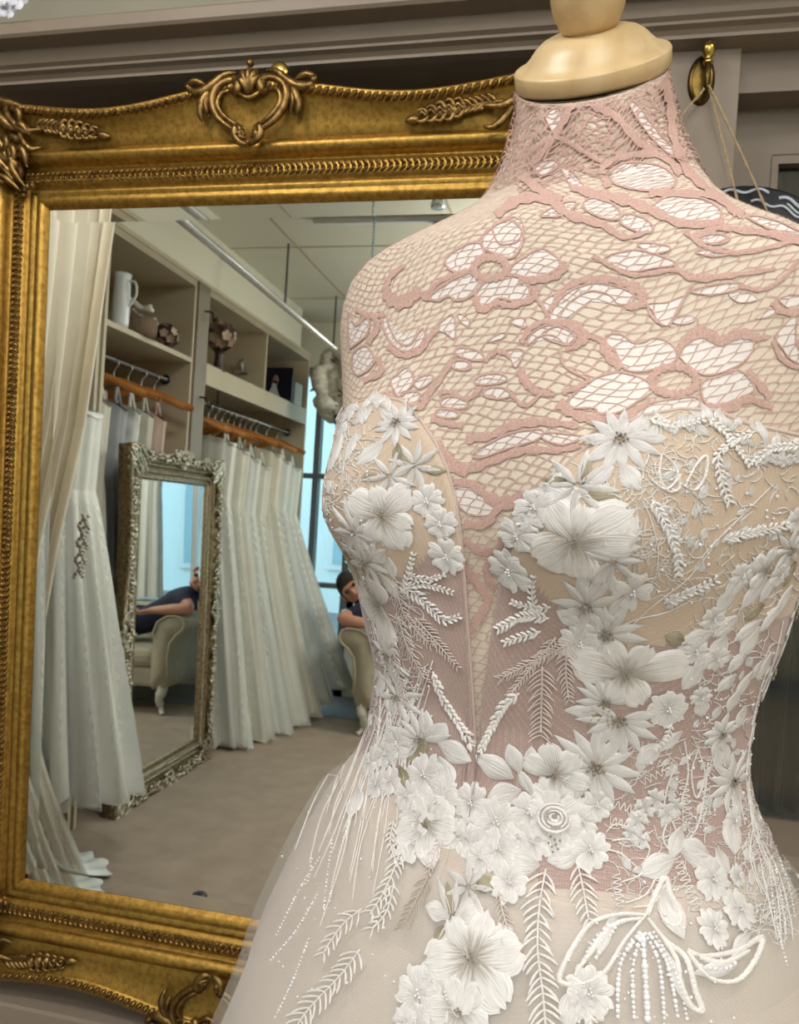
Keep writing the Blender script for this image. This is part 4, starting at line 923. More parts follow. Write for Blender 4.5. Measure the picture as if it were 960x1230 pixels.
def blossom(u, v, r, n=5, rot=None, m_=None, bead=True):
    """small rounded five-petal blossom"""
    pl = Place(u, v); b = MB(); rot = random.random() * 6 if rot is None else rot
    for k in range(n):
        petal(b, pl, 0, 0, rot + k * 2 * PI / n, r * random.uniform(.92, 1.08), r * .60, 'heart', .0022, .0012)
    o = b.build('applique_blossom', m_ or m_sw, dress)
    if bead: c = MB(); beads(c, pl, 0, 0, r * .16, 4, max(1.0, r * .07), .0028); c.build('bead_centre', m_bead, o)
def orchid(u, v, r, rot=0, spread=None):
    """large blossom with four or five broad satin petals and a silver centre"""
    pl = Place(u, v); b = MB()
    for a, k, w_ in (spread or [(0, 1, .62), (75, .9, .55), (150, 1.05, .62), (225, .9, .55), (295, .95, .6)]):
        petal(b, pl, 0, 0, math.radians(a) + rot, r * k, r * w_ * k, 'round', .0024, .0016, 11, 9)
    o = b.build('applique_orchid', m_sg, dress)
    c = MB(); beads(c, pl, 0, 0, r * .10, 5, 1.5, .0032); c.build('bead_centre', m_obead, o)
def daisy(u, v, r, n=10, rot=0.0, arc=2 * PI, mc=None, wd=.15, c=True):
    """flower of slim pointed petals"""
    pl = Place(u, v); b = MB()
    for k in range(n):
        a = rot + arc * (k + random.uniform(-.12, .12)) / n
        petal(b, pl, r * .1 * math.cos(a), r * .1 * math.sin(a), a, r * random.uniform(.78, 1.05), r * wd, 'point', .0022, .0008, 8, 5, .8, curl=random.uniform(-.12, .12))
    o = b.build('applique_daisy', m_sw, dress)
    if c: q = MB(); beads(q, pl, 0, 0, r * .20, 10, max(1.2, r * .042), .0026); q.build('bead_centre', mc or m_obead, o)
def leaf(u, v, L, ang, wd=.3, m_=None, nm='applique_leaf', curl=0.0, h=.002):
    pl = Place(u, v); b = MB(); a = math.radians(ang)
    petal(b, pl, -L / 2 * math.cos(a), -L / 2 * math.sin(a), a, L, L * wd, 'leaf', h, .0004, 10, 6, .9, curl=curl)
    b.build(nm, m_ or m_sw, dress)
def cords(nm, lines, r=1.3, m_=None, h=.0006, bv=None):
    for L in lines:
        b = MB(); c = bez([(p[0], p[1], 0) for p in L], 6); P = []
        for q in c: p, n = cast(bv or BV_D, q[0], q[1]); P.append(p + n * h)
        k = len(P); b.tube(P, [r * .62 / 1550 * (.5 + .5 * math.sin(PI * (.1 + .8 * i / (k - 1)))) for i in range(k)], 5)
        b.build(nm, m_ or m_fern, dress)
def bands(nm, lines, w, h=.0016):
    """flat satin-stitched band; stitches lie across it"""
    for L in lines:
        b = MB(); c = np.array([q[:2] for q in bez([(p[0], p[1], 0) for p in L], 8)]); n = len(c)
        t = np.gradient(c, axis=0); t /= np.maximum(1e-6, np.linalg.norm(t, axis=1, keepdims=True)); nn = np.stack([-t[:, 1], t[:, 0]], 1); d = np.r_[0, np.cumsum(np.linalg.norm(np.diff(c, axis=0), axis=1))]
        rows = []; uv = []
        for i in range(n):
            k = w / 2 * (.35 + .65 * math.sin(PI * (.08 + .84 * i / (n - 1)))) * (1 + .12 * math.sin(i * 2.7))
            for s_, hh in ((-1, .1), (-.6, .8), (0, 1), (.6, .8), (1, .1)):
                p, m2 = cast(BV_D, *(c[i] + nn[i] * k * s_)); rows.append(p + m2 * h * hh); uv.append((d[i] / 4.5, .97))
        b.grid(np.array(rows).reshape(n, 5, 3), uv=uv); b.build(nm, m_fern, dress)
def fern(pts, w0, w1, step=6.5, lw=2.1, m_=None, ang=52, nm='applique_fern', stem=1.1, h=.0012, one=0):
    """stem with paired rice-grain stitches; w0, w1: leaflet length at the start and the end"""
    c = np.array([q[:2] for q in bez([(p[0], p[1], 0) for p in pts], 10)]); d = np.r_[0, np.cumsum(np.linalg.norm(np.diff(c, axis=0), axis=1))]
    n = max(3, int(d[-1] / step)); b = MB(); m_ = m_ or m_fern
    P = []
    for q in c[::3]: p, nn = cast(BV_D, *q); P.append(p + nn * h * .8)
    b.tube(P, stem / 1550, 4)
    for k in range(n):
        s_ = d[-1] * (k + .5) / n; x = np.interp(s_, d, c[:, 0]); y = np.interp(s_, d, c[:, 1]); x2 = np.interp(s_ + 1, d, c[:, 0]); y2 = np.interp(s_ + 1, d, c[:, 1])
        if s_ + 1 > d[-1]: x2, y2 = 2 * x - np.interp(s_ - 1, d, c[:, 0]), 2 * y - np.interp(s_ - 1, d, c[:, 1])
        base = math.atan2(y2 - y, x2 - x); L = (w0 + (w1 - w0) * k / n) * random.uniform(.82, 1.12)
        for sg in ((-1, 1) if not one else (one,)):
            a = base + sg * math.radians(ang + random.uniform(-9, 9))
            A = []
            for t in (0, .25, .5, .75, 1.0):
                p, nn = cast(BV_D, x + math.cos(a - sg * .25 * t) * L * t, y + math.sin(a - sg * .25 * t) * L * t); A.append(p + nn * h)
            b.tube(A, [lw * .78 * q / 1550 for q in (.35, .75, 1.0, .95, .3)], 5, True)
    b.build(nm, m_, dress)
def bead_string(pts, r=1.6, step=5, m_=None, nm='bead_string'):
    c = np.array([q[:2] for q in bez([(p[0], p[1], 0) for p in pts], 10)]); d = np.r_[0, np.cumsum(np.linalg.norm(np.diff(c, axis=0), axis=1))]; b = MB()
    for k in range(int(d[-1] / step)):
        s_ = k * step + random.uniform(-1, 1); p, n = cast(BV_D, np.interp(s_, d, c[:, 0]), np.interp(s_, d, c[:, 1])); b.ball(p + n * .0008, r * random.uniform(.7, 1.15) / 1550, 6, 4)
    b.build(nm, m_ or m_bead, dress)
def rose(u, v, r):
    pl = Place(u, v); b = MB()
    for k in range(8): petal(b, pl, 0, 0, k * 2 * PI / 8, r * random.uniform(.9, 1.05), r * .5, 'heart', .0016, .0010)
    for k in range(6): petal(b, pl, 0, 0, k * 2 * PI / 6 + .4, r * .72, r * .42, 'round', .0030, .0012)
    o = b.build('applique_rose', m_sw, dress)
    c = MB()
    for i, q in enumerate((.40, .30, .20, .11)):
        P = []
        for k in range(20):
            a = k / 19 * 2 * PI * .86 + i * 1.9; P.append(pl(r * q * 1.0 * math.cos(a), r * q * .85 * math.sin(a), .0052 - .0006 * i + .0004 * math.sin(k)))
        c.tube(P, [(.9 + .8 * math.sin(PI * k / 19)) * 1.15 / 1550 for k in range(20)], 5)
    c.build('coiled_petal', m_fern, o)
    d_ = MB(); beads(d_, pl, -r * .02, r * .62, r * .2, 8, 1.5, .0036); d_.build('bead_centre', m_obead, o)

# ---- left cup
daisy(477, 508, 30, 11); leaf(446, 545, 40, 140, .26, curl=.1); leaf(422, 536, 34, 112, .2); leaf(405, 540, 36, 105, .2)
daisy(469, 572, 32, 7, .4, c=False, wd=.13); leaf(477, 545, 26, 95, .22, m_ol); leaf(486, 552, 24, 55, .2, m_ol); leaf(447, 573, 22, 190, .25, m_ol)
daisy(498, 560, 33, 8, -1.2, c=False, wd=.13); leaf(523, 565, 26, 8, .24, m_ol)
orchid(461, 618, 48, 0, [(200, 1.0, .55), (250, .72, .5), (312, .9, .55), (20, .75, .5), (60, .95, .6), (120, .8, .5)])
blossom(514, 602, 21); blossom(530, 629, 20); blossom(538, 668, 22)
daisy(426, 640, 32, 9, wd=.14, c=False); daisy(440, 676, 30, 7, .6); leaf(456, 668, 28, 130, .3); leaf(470, 682, 26, 75, .3); leaf(425, 684, 34, 60, .3, m_ol); leaf(446, 694, 22, 25, .3, m_ol)
orchid(456, 726, 40, 1.2, [(0, 1, .5), (60, 1, .5), (200, .8, .5)])
leaf(437, 712, 36, 75, .28); leaf(470, 705, 30, 40, .3)
fern([(486, 716), (492, 690), (498, 664)], 10, 5, 5.5); fern([(488, 708), (512, 702), (546, 712)], 10, 4, 5.5, 1.9); fern([(484, 700), (510, 722), (534, 744), (554, 740)], 12, 7, 6); fern([(492, 690), (514, 696), (536, 690)], 8, 4, 5.5)
fern([(476, 700), (488, 740), (520, 775)], 15, 8, 5, 1.1, m_fern_d); fern([(480, 740), (492, 780), (515, 820)], 15, 8, 5, 1.1, m_fern_d); fern([(500, 742), (525, 770), (552, 802)], 16, 6, 5, 1.2, m_fern_d); fern([(470, 760), (478, 800), (490, 845)], 12, 6, 5, 1.1, m_fern_d)
# ---- left waist
leaf(462, 770, 34, 100, .26); daisy(466, 788, 24, 6, -1.2); daisy(478, 838, 28, 7, -1.4); leaf(455, 745, 30, 80, .3); leaf(474, 812, 28, 55, .28); leaf(459, 818, 26, 80, .25)
fern([(521, 806), (533, 838), (552, 868), (569, 897)], 9, 11, 6.2, 2.7, ang=40); fern([(624, 832), (606, 848), (592, 874), (578, 902)], 11, 10, 6.2, 2.7, ang=40)
daisy(507, 889, 34, 8, 2.2, 4.2); leaf(529, 879, 28, -60, .36); leaf(546, 903, 40, 20, .36); leaf(534, 930, 40, 78, .34); leaf(514, 868, 30, -95, .22)
leaf(508, 893, 34, 92, .2, m_ol); leaf(488, 935, 34, 60, .25, m_ol); leaf(498, 905, 28, 110, .22, m_ol)
blossom(479, 893, 19, 5); blossom(511, 930, 24); blossom(465, 905, 15); blossom(454, 942, 13); blossom(470, 938, 14); leaf(428, 964, 24, 100, .4); blossom(446, 915, 12)
orchid(513, 990, 34, .3); blossom(527, 962, 25); blossom(500, 972, 20); blossom(497, 1012, 20); leaf(517, 1024, 34, 70, .36); blossom(490, 955, 16)
# ---- right cup
daisy(746, 528, 44, 11, -.1); leaf(757, 573, 38, 60, .34); leaf(722, 545, 34, 155, .2); leaf(785, 527, 34, 0, .2)
daisy(694, 584, 42, 8, .3, c=False, wd=.12); leaf(704, 566, 32, -75, .22, m_ol); leaf(718, 596, 34, 8, .2, m_ol); leaf(722, 574, 40, -38, .17); leaf(666, 577, 26, 200, .25, m_ol)
blossom(644, 610, 23); blossom(654, 588, 18); blossom(623, 643, 21); blossom(613, 685, 23); blossom(636, 628, 14)
orchid(692, 650, 60, 0, [(-40, 1.05, .55), (-5, .95, .5), (225, .85, .55), (140, 1.0, .6), (85, .85, .6), (275, .7, .4)])
daisy(737, 673, 38, 8, 0, c=False, wd=.12); blossom(760, 709, 25, 4); leaf(722, 690, 34, 110, .3); leaf(735, 700, 32, 60, .22); leaf(700, 700, 30, 100, .25)
daisy(706, 727, 40, 9, .2); daisy(729, 761, 44, 10, .1); leaf(702, 765, 34, 200, .3); leaf(715, 708, 32, 110, .24); leaf(741, 728, 34, 115, .2); leaf(683, 742, 30, 200, .35)
bands('leaf_outline', [[(795, 545), (810, 560), (816, 585), (802, 590), (792, 570), (795, 545)], [(822, 585), (835, 560), (848, 548), (848, 568), (836, 588), (822, 585)], [(818, 570), (800, 588), (780, 575)]], 3.6)
fern([(782, 600), (800, 632), (812, 665), (814, 690)], 11, 8, 7, 2.0); fern([(860, 545), (866, 580), (876, 605)], 10, 9, 7, 1.9); fern([(870, 648), (900, 640), (945, 630)], 10, 9, 7, 2.0); fern([(800, 722), (825, 712), (860, 695)], 10, 8, 7, 1.9)
for (x, y, r) in ((800, 615, 9), (806, 636, 9), (812, 650, 8), (813, 672, 8), (880, 646, 9), (896, 641, 9), (912, 638, 10), (930, 640, 10), (806, 721, 10), (826, 712, 9), (870, 575, 8), (845, 708, 8)): blossom(x, y, r, 4, bead=False)
cords('branch_cord', [[(742, 770), (775, 735), (800, 715), (830, 690), (868, 640)], [(700, 775), (760, 745), (800, 735), (840, 715)], [(770, 600), (780, 620), (790, 660), (788, 690)], [(830, 690), (850, 660), (900, 610), (930, 580)]], 1.0)
orchid(920, 684, 30, .3, [(200, 1, .5), (260, .9, .4), (120, .9, .45)]); daisy(948, 660, 30, 8); leaf(883, 703, 40, 120, .3); leaf(905, 712, 44, 130, .26); leaf(924, 704, 42, 120, .22); leaf(870, 722, 34, 110, .3); leaf(871, 752, 36, 140, .34); leaf(838, 766, 40, 160, .32); leaf(898, 757, 40, 150, .26)
leaf(940, 722, 40, 120, .24); leaf(925, 742, 40, 135, .22); blossom(890, 690, 16); blossom(935, 690, 16); blossom(955, 625, 16); leaf(905, 735, 30, 150, .3, m_ol); leaf(948, 690, 30, 110, .22, m_ol); blossom(856, 742, 16)
# lace fringe along the top edges
for k in range(34):
    t = k / 33; u = 760 + 210 * t; v = neck_row(u) + random.uniform(4, 26); leaf(u, v, random.uniform(15, 26), random.choice((40, 70, 110, 140, 200)) + random.uniform(-20, 20), random.uniform(.18, .32))
for k in range(26):
    t = k / 25; u = 408 + 66 * t; v = neck_row(u) + random.uniform(3, 26); leaf(u, v, random.uniform(14, 24), random.choice((60, 100, 140, 20)) + random.uniform(-20, 20), random.uniform(.18, .32))
fern([(905, 520), (880, 530), (860, 548)], 8, 7, 6); fern([(960, 535), (925, 540), (905, 556)], 8, 7, 6); fern([(850, 505), (870, 520), (900, 560)], 7, 6, 6); fern([(780, 505), (812, 512), (845, 505)], 7, 6, 6)
for k in range(9): blossom(900 + k * 8, 552 + random.uniform(-4, 4), 7, 5, bead=False)
# ---- below the right cup
fern([(646, 742), (640, 715), (642, 690)], 11, 5, 6, 2.0); fern([(660, 742), (630, 740), (598, 756)], 12, 8, 6, 2.3); fern([(650, 758), (625, 765), (606, 772)], 10, 7, 6, 2.0); fern([(662, 728), (640, 730), (615, 722)], 9, 5, 6, 1.9)
fern([(690, 770), (650, 790), (600, 815)], 14, 8, 5, 1.1, m_fern_d); fern([(652, 800), (651, 840), (650, 885)], 22, 16, 5.5, 1.2, m_fern_d, 65); fern([(682, 770), (680, 805), (684, 842)], 18, 9, 5.5, 1.2, m_fern_d, 60); fern([(668, 765), (640, 800), (612, 835)], 12, 8, 5, 1.1, m_fern_d)
orchid(752, 808, 62, 0, [(188, 1.05, .52), (235, .75, .45), (300, .7, .45), (-15, 1.2, .38), (60, .72, .55), (110, .62, .5)])
blossom(698, 772, 26); blossom(730, 780, 18, 4); daisy(727, 843, 36, 9, 2.6, 3.9); leaf(716, 862, 34, 120, .2, m_ol); leaf(733, 866, 30, 80, .2, m_ol); leaf(700, 854, 42, 172, .2)
daisy(745, 864, 46, 10, -.3, 4.2); daisy(716, 921, 52, 12, .05); leaf(722, 900, 34, -95, .22)
blossom(802, 850, 24, 8); fern([(806, 868), (800, 885), (786, 900)], 7, 5, 5, 1.6); leaf(780, 905, 40, 140, .3); leaf(806, 890, 36, 135, .22)
leaf(829, 771, 34, 150, .34); leaf(845, 795, 36, 130, .3); leaf(863, 779, 38, 110, .34); leaf(900, 772, 42, 120, .3); leaf(885, 795, 34, 130, .28); leaf(832, 812, 40, 120, .32); blossom(860, 790, 17); blossom(835, 782, 16); leaf(918, 800, 36, 110, .25); blossom(842, 836, 14); leaf(843, 850, 26, 80, .4); leaf(812, 768, 30, 200, .3, m_ol); leaf(893, 822, 36, 120, .25); leaf(872, 820, 30, 140, .3)
daisy(866, 881, 26, 9, 0, wd=.22); daisy(880, 938, 36, 10, .2); leaf(862, 912, 38, 80, .2); leaf(872, 905, 40, 70, .18); leaf(884, 965, 36, 80, .2); leaf(890, 860, 30, 100, .3); leaf(880, 842, 30, 110, .3)
# ---- waist centre
leaf(594, 921, 46, 205, .32); leaf(618, 911, 36, 250, .3); leaf(606, 954, 40, 165, .34); leaf(639, 911, 30, 270, .28); leaf(632, 940, 36, 240, .2)
orchid(667, 930, 38, .4, [(180, 1, .5), (235, 1, .5), (290, 1, .5), (350, 1, .5), (60, .8, .5)])
rose(667, 981, 46); blossom(717, 966, 20); blossom(637, 975, 24); blossom(640, 1010, 20); blossom(700, 985, 18)
blossom(566, 964, 23); blossom(597, 987, 28); blossom(558, 1006, 20); blossom(600, 1018, 24); blossom(577, 1030, 16); blossom(624, 1004, 18)
blossom(709, 1020, 23); leaf(677, 1028, 40, 165, .34); leaf(628, 1033, 40, 200, .4); blossom(612, 1058, 22); leaf(586, 1000, 30, 140, .4, m_sg)
# ---- right waist: corded loops, dots, leaves
cords('corded_loop', [[(800, 975), (812, 1000), (806, 1022), (796, 1006), (803, 985), (816, 978)], [(838, 900), (830, 930), (836, 958), (846, 930), (838, 900)], [(850, 915), (846, 950), (838, 990), (826, 1010)], [(810, 920), (800, 950), (796, 980)], [(822, 890), (826, 930), (818, 960)]], 1.8)
def zig(a, b_, w_, n):
    out = []
    for i in range(n + 1):
        t = i / n; dx, dy = b_[0] - a[0], b_[1] - a[1]; L = math.hypot(dx, dy); s_ = w_ * (1 if i % 2 else -1)
        out.append((a[0] + dx * t - dy / L * s_, a[1] + dy * t + dx / L * s_))
    return out
cords('zigzag_stitch', [zig((820, 935), (826, 985), 6, 14), zig((806, 950), (812, 990), 5, 12), zig((735, 965), (770, 975), 5, 10), zig((732, 985), (765, 995), 5, 10), zig((790, 915), (810, 935), 5, 8), zig((848, 940), (843, 985), 4, 12), zig((812, 1030), (838, 1095), 6, 18), zig((740, 1050), (745, 1090), 5, 12), zig((770, 940), (800, 925), 4, 9)], 1.0, m_fern)
for (x, y, r) in ((787, 959, 14), (774, 970, 13), (766, 986, 13), (800, 977, 12), (770, 1008, 12), (757, 1000, 10), (812, 968, 11)): blossom(x, y, r, 4, bead=False)
leaf(812, 1012, 40, 120, .24); leaf(835, 1020, 40, 200, .3); leaf(790, 1040, 50, 160, .26); leaf(879, 1000, 44, 95, .34); leaf(838, 1030, 46, 15, .24); blossom(855, 1055, 23); blossom(857, 1115, 20); blossom(888, 1092, 20); blossom(880, 985, 14); leaf(868, 1034, 30, 60, .3); blossom(885, 1052, 12)
cords('scroll_cord', [[(728, 1000), (740, 990), (765, 1000), (780, 1020), (770, 1040)], [(735, 1010), (755, 1008), (770, 1020)], [(725, 1020), (745, 1025), (765, 1042)], [(745, 1060), (770, 1050), (785, 1030)], [(750, 1085), (775, 1075), (790, 1050)], [(760, 1090), (785, 1085), (800, 1060)], [(905, 990), (900, 1030), (915, 1075)], [(898, 1000), (908, 1050), (922, 1080)]], 1.5)
# ---- bow motif at the hip
bands('bow_ribbon', [[(776, 1099), (745, 1098), (712, 1108), (690, 1135), (672, 1175), (690, 1182), (724, 1170), (750, 1130), (776, 1099)], [(770, 1103), (735, 1112), (705, 1150), (690, 1172)], [(778, 1102), (800, 1130), (824, 1150), (836, 1190), (844, 1214), (830, 1208), (818, 1180), (812, 1150), (780, 1105)], [(825, 1140), (845, 1148), (885, 1142), (915, 1126), (908, 1152), (885, 1178), (852, 1174), (826, 1142)], [(840, 1150), (870, 1156), (900, 1142)], [(778, 1100), (798, 1055), (806, 1075), (818, 1100), (812, 1112), (795, 1105)], [(776, 1099), (790, 1070), (797, 1052)]], 7.5)
for (L_) in ([(730, 1112), (712, 1132), (700, 1160)], [(742, 1110), (728, 1132), (712, 1158)], [(842, 1160), (868, 1164), (892, 1152)]): bead_string(L_, 2.0, 6)
leaf(806, 1096, 52, 70, .3); leaf(730, 1120, 60, 128, .10); leaf(812, 1172, 60, 72, .12); leaf(860, 1165, 60, 175, .12); leaf(890, 1135, 40, 150, .16)
blossom(709, 1192, 28); blossom(700, 1206, 16); leaf(685, 1212, 40, 110, .34)
for L_, r in (([(768, 1122), (745, 1160), (742, 1230)], 2.6), ([(770, 1124), (760, 1165), (762, 1230)], 2.4), ([(772, 1124), (775, 1170), (778, 1230)], 3.6), ([(775, 1122), (792, 1160), (798, 1230)], 2.2), ([(780, 1122), (802, 1160), (815, 1230)], 2.4), ([(785, 1120), (812, 1170), (826, 1230)], 1.8)): bead_string(L_, r, 6.2)
# ---- long ferns on the skirt
fern([(656, 1044), (648, 1090), (646, 1140), (652, 1190), (656, 1236)], 26, 27, 9.5, 1.9, ang=60); fern([(694, 1036), (700, 1065), (708, 1108)], 23, 16, 8.5, 1.7, ang=60); fern([(708, 1218), (712, 1240)], 12, 10, 6)
fern([(486, 1005), (476, 1040), (462, 1072), (446, 1098)], 18, 15, 8.5, 1.7); fern([(474, 1060), (466, 1095), (446, 1118)], 15, 13, 8.5, 1.6); fern([(436, 1092), (412, 1112), (388, 1148)], 19, 14, 8.5, 1.7); fern([(434, 1140), (410, 1172), (372, 1212), (356, 1236)], 20, 21, 8.5, 1.8); fern([(474, 985), (470, 1015), (480, 1040)], 9, 7, 6, 1.8)
fern([(516, 1052), (502, 1080), (484, 1116)], 18, 12, 6, 1.1, mat('silver_fern_thread', srgb(190, 180, 166), .5)); fern([(600, 1070), (604, 1095), (612, 1120)], 14, 10, 6, 1.0, m_fern_d); fern([(532, 1005), (522, 1030), (515, 1050)], 10, 8, 6, 1.1, m_fern_d)
# ---- lower left cluster
daisy(563, 1066, 30, 7, .2, c=False, wd=.13); leaf(582, 1062, 24, -20, .34, m_ol); daisy(544, 1104, 32, 8, .3, c=False, wd=.13); leaf(541, 1083, 28, -100, .25, m_ol); leaf(529, 1122, 22, 140, .3, m_ol); leaf(524, 1094, 26, 200, .28); leaf(566, 1096, 26, -10, .25)
orchid(567, 1150, 58, .2, [(-80, .8, .5), (-20, 1.0, .55), (40, .95, .55), (100, .9, .5), (165, .95, .55), (225, .75, .45)])
blossom(503, 1194, 28); blossom(536, 1196, 26); blossom(520, 1176, 16); orchid(552, 1214, 36, .5); blossom(500, 1226, 18); leaf(596, 1185, 34, 60, .3); leaf(526, 1152, 34, 160, .3); blossom(488, 1228, 16); blossom(604, 1130, 16)
# ---- corded strands from the left waist, sequins down the skirt
ST = []
for k in range(30):
    u0 = 418 + k * 2.8 + random.uniform(-3, 3); v0 = 905 + random.uniform(-30, 25) - (k > 15) * 40
    d = random.uniform(70, 190); sl = -.38 + .011 * k + random.uniform(-.06, .06)
    ST.append([(u0 + 20, v0 - 45), (u0 + sl * d * .2, v0 + d * .25), (u0 + sl * d * .6 + random.uniform(-5, 5), v0 + d * .6), (u0 + sl * d, v0 + d)])
cords('strand_cord', ST, 1.5)
cords('left_edge_cord', [[(452, 770), (464, 800), (458, 840), (456, 880), (446, 920)], [(462, 760), (470, 790), (466, 830), (470, 870), (462, 920)], [(446, 740), (456, 770), (462, 800)], [(474, 800), (484, 840), (480, 880), (490, 930)], [(482, 850), (490, 890), (486, 940), (494, 985)]], 1.7)
for L_ in ([(385, 1030), (360, 1070), (330, 1130)], [(382, 1075), (355, 1120), (322, 1158)], [(372, 1128), (352, 1180), (330, 1225)], [(400, 1010), (392, 1070), (390, 1110)], [(376, 1032), (370, 1060), (356, 1064)], [(420, 985), (405, 1040), (395, 1090)], [(930, 1040), (938, 1080), (944, 1130)], [(924, 1050), (930, 1100), (946, 1165)], [(935, 1030), (948, 1070), (955, 1110)]): bead_string(L_, 1.5, 4.6)
cords('right_edge_cord', [[(905, 1000), (925, 1040), (935, 1090), (938, 1140)], [(915, 1010), (935, 1050), (948, 1100), (952, 1130)], [(912, 1030), (922, 1080), (934, 1130)], [(900, 960), (905, 1000), (930, 1060)], [(908, 850), (900, 890), (896, 940), (904, 985)], [(925, 790), (912, 830), (902, 870)], [(940, 745), (930, 790), (915, 830)], [(892, 900), (886, 940), (894, 990)]], 1.6)
# ---- small filler leaves and blossoms where the lace is densest
for (x0, x1, y0, y1, n_) in ((800, 955, 555, 690, 30), (388, 432, 520, 640, 14), (830, 930, 780, 900, 22), (440, 480, 740, 880, 14), (840, 905, 900, 1060, 16), (745, 830, 900, 1060, 14)):
    for k in range(n_): leaf(random.uniform(x0, x1), random.uniform(y0, y1), random.uniform(11, 20), random.uniform(60, 160), random.uniform(.2, .36), None, 'applique_leaf', random.uniform(-.2, .2), .0014)
# ---- the embroidery goes on round the side and the back
for k in range(84):
    t_ = (.45 - 2.1 * random.random()) if k % 3 else (PI + .35 + 1.1 * random.random()); z_ = random.uniform(1.02, 1.36); p_ = body(t_, z_); n_ = field_normal(np.array(t_), np.array(z_))
    n_ = n_ * np.sign(n_.dot(p_ - np.array([AX[0], AX[1], z_]))); p_ = p_ + n_ * .0046; q_ = px(p_)
    if n_.dot(CAM - p_) > 0 and q_[0] < 985: continue
    (blossom(p_, n_, random.uniform(16, 26)) if k % 4 == 0 else daisy(p_, n_, random.uniform(26, 40), 9) if k % 4 == 1 else leaf(p_, n_, random.uniform(26, 42), random.uniform(40, 140), .3))
# ---- fine vermicelli and sequins over the sheer ground
def scatter(nm, regs, n, m_, kind, seed):
    r_ = np.random.default_rng(seed); b = MB(); k = 0
    while k < n:
        (x0, x1, y0, y1) = regs[r_.integers(len(regs))]; u, v = r_.uniform(x0, x1), r_.uniform(y0, y1)
        if v < neck_row(u) + 6: k += 1; continue
        k += 1
        if kind == 'curl':
            a = r_.uniform(0, 6.28); P = []; x, y = u, v; cv = r_.uniform(-.45, .45)
            for q in range(6):
                p, nn = cast(BV_D, x, y); P.append(p + nn * .0004); x += 4.2 * math.cos(a); y += 4.2 * math.sin(a); a += cv
            b.tube(P, .55 / 1550, 3, False)
        else:
            p, nn = cast(BV_D, u, v); b.ball(p + nn * .0009, r_.uniform(.9, 1.7) / 1550, 5, 4)
    o = b.build(nm, m_, dress); o['kind'] = 'stuff'
scatter('vermicelli_embroidery', [(385, 450, 500, 700), (440, 500, 690, 900), (780, 955, 500, 720), (830, 935, 720, 1000), (740, 905, 890, 1080), (700, 830, 560, 700), (900, 950, 960, 1130)], 1500, m_fern, 'curl', 3)
scatter('sequins', [(390, 450, 500, 700), (780, 955, 560, 720), (830, 935, 720, 1000), (730, 905, 890, 1080), (330, 480, 930, 1200), (680, 900, 1080, 1230), (440, 520, 740, 950)], 330, m_bead, 'dot', 5)

# ------------------------------------------------------------------ hook, twine and slate on the pillar
hk = empty('brass_hook', (.157, 1.2, 1.908), 'antique brass oval hook with a ball top on the taupe pillar', 'hook')
b = MB(); P = []
for (r, h) in ((0, .006), (.012, .006), (.0165, .005), (.0185, .0015), (.0185, 0)): P.append([(.156 + r * math.cos(a), 1.2 - h, 1.908 + 1.85 * r * math.sin(a)) for a in np.linspace(0, 2 * PI, 32, endpoint=False)])
b.grid(np.array(P), closed_v=True); b.build('back_plate', m_brass_d, hk)
b = MB(); b.tube(bez([(.160, 1.194, 1.930), (.160, 1.176, 1.926), (.160, 1.168, 1.903), (.160, 1.172, 1.884), (.160, 1.186, 1.879), (.160, 1.194, 1.886)], 6), .0042, 10); b.build('hook_arm', m_brass_d, hk)
b = MB(); b.lathe((.160, 1.174, 1.923), [(.004, -.006), (.0065, -.003), (.005, .001), (.004, .003), (.0075, .007), (.0098, .013), (.0095, .019), (.006, .024), (0, .0255)], 20); b.build('ball_knob', m_brass, hk)
sl = empty('hanging_slate', (.22, 1.18, 1.605), 'round black slate sign with white chalk strokes behind the right shoulder', 'sign')
m_slate = mat('slate_black', srgb(20, 22, 28), .5)
b = MB(); b.lathe((.22, 1.185, 1.60), [(0, -.004), (.15, -.004), (.154, 0), (.154, .004), (.15, .008), (0, .008)], 64, axis=(0, -1, 0)); b.build('board', m_slate, sl)
b = MB()
for r, a0, a1, w_ in ((.143, .45, 1.25, .0024), (.136, .6, 1.15, .0016), (.146, 1.35, 2.0, .002), (.139, .3, .75, .003), (.131, .9, 1.5, .0018)):
    b.tube([(.22 + r * math.cos(a), 1.1765, 1.60 + (r + .003 * math.sin(a * 23)) * math.sin(a)) for a in np.linspace(a0, a1, 30)], w_, 5, True, (np.array([0, 1., 0]), .2))
b.build('chalk_stroke', mat('chalk', srgb(206, 214, 226), .9), sl)
def twine(name, pts, lab):
    b = MB(); c = bez(pts, 14); n = len(c)
    for ph in (0, PI): b.tube([np.array(p) + np.array([math.cos(i * .9 + ph), 0, math.sin(i * .9 + ph)]) * .0009 for i, p in enumerate(c)], .0011, 5)
    tag(b.build(name, m_twine, None), lab, 'string')
twine('twine_loop', [(.215, 1.170, 1.715), (.185, 1.172, 1.815), (.164, 1.170, 1.882), (.160, 1.168, 1.893), (.156, 1.170, 1.882), (.130, 1.172, 1.85), (.09, 1.172, 1.79), (.08, 1.17, 1.70)], 'twine loop hanging from the brass hook to both sides of the slate')
twine('twine_strand', [(.162, 1.167, 1.887), (.178, 1.168, 1.858), (.215, 1.168, 1.785), (.262, 1.170, 1.690)], 'single twine strand running down right from the brass hook')

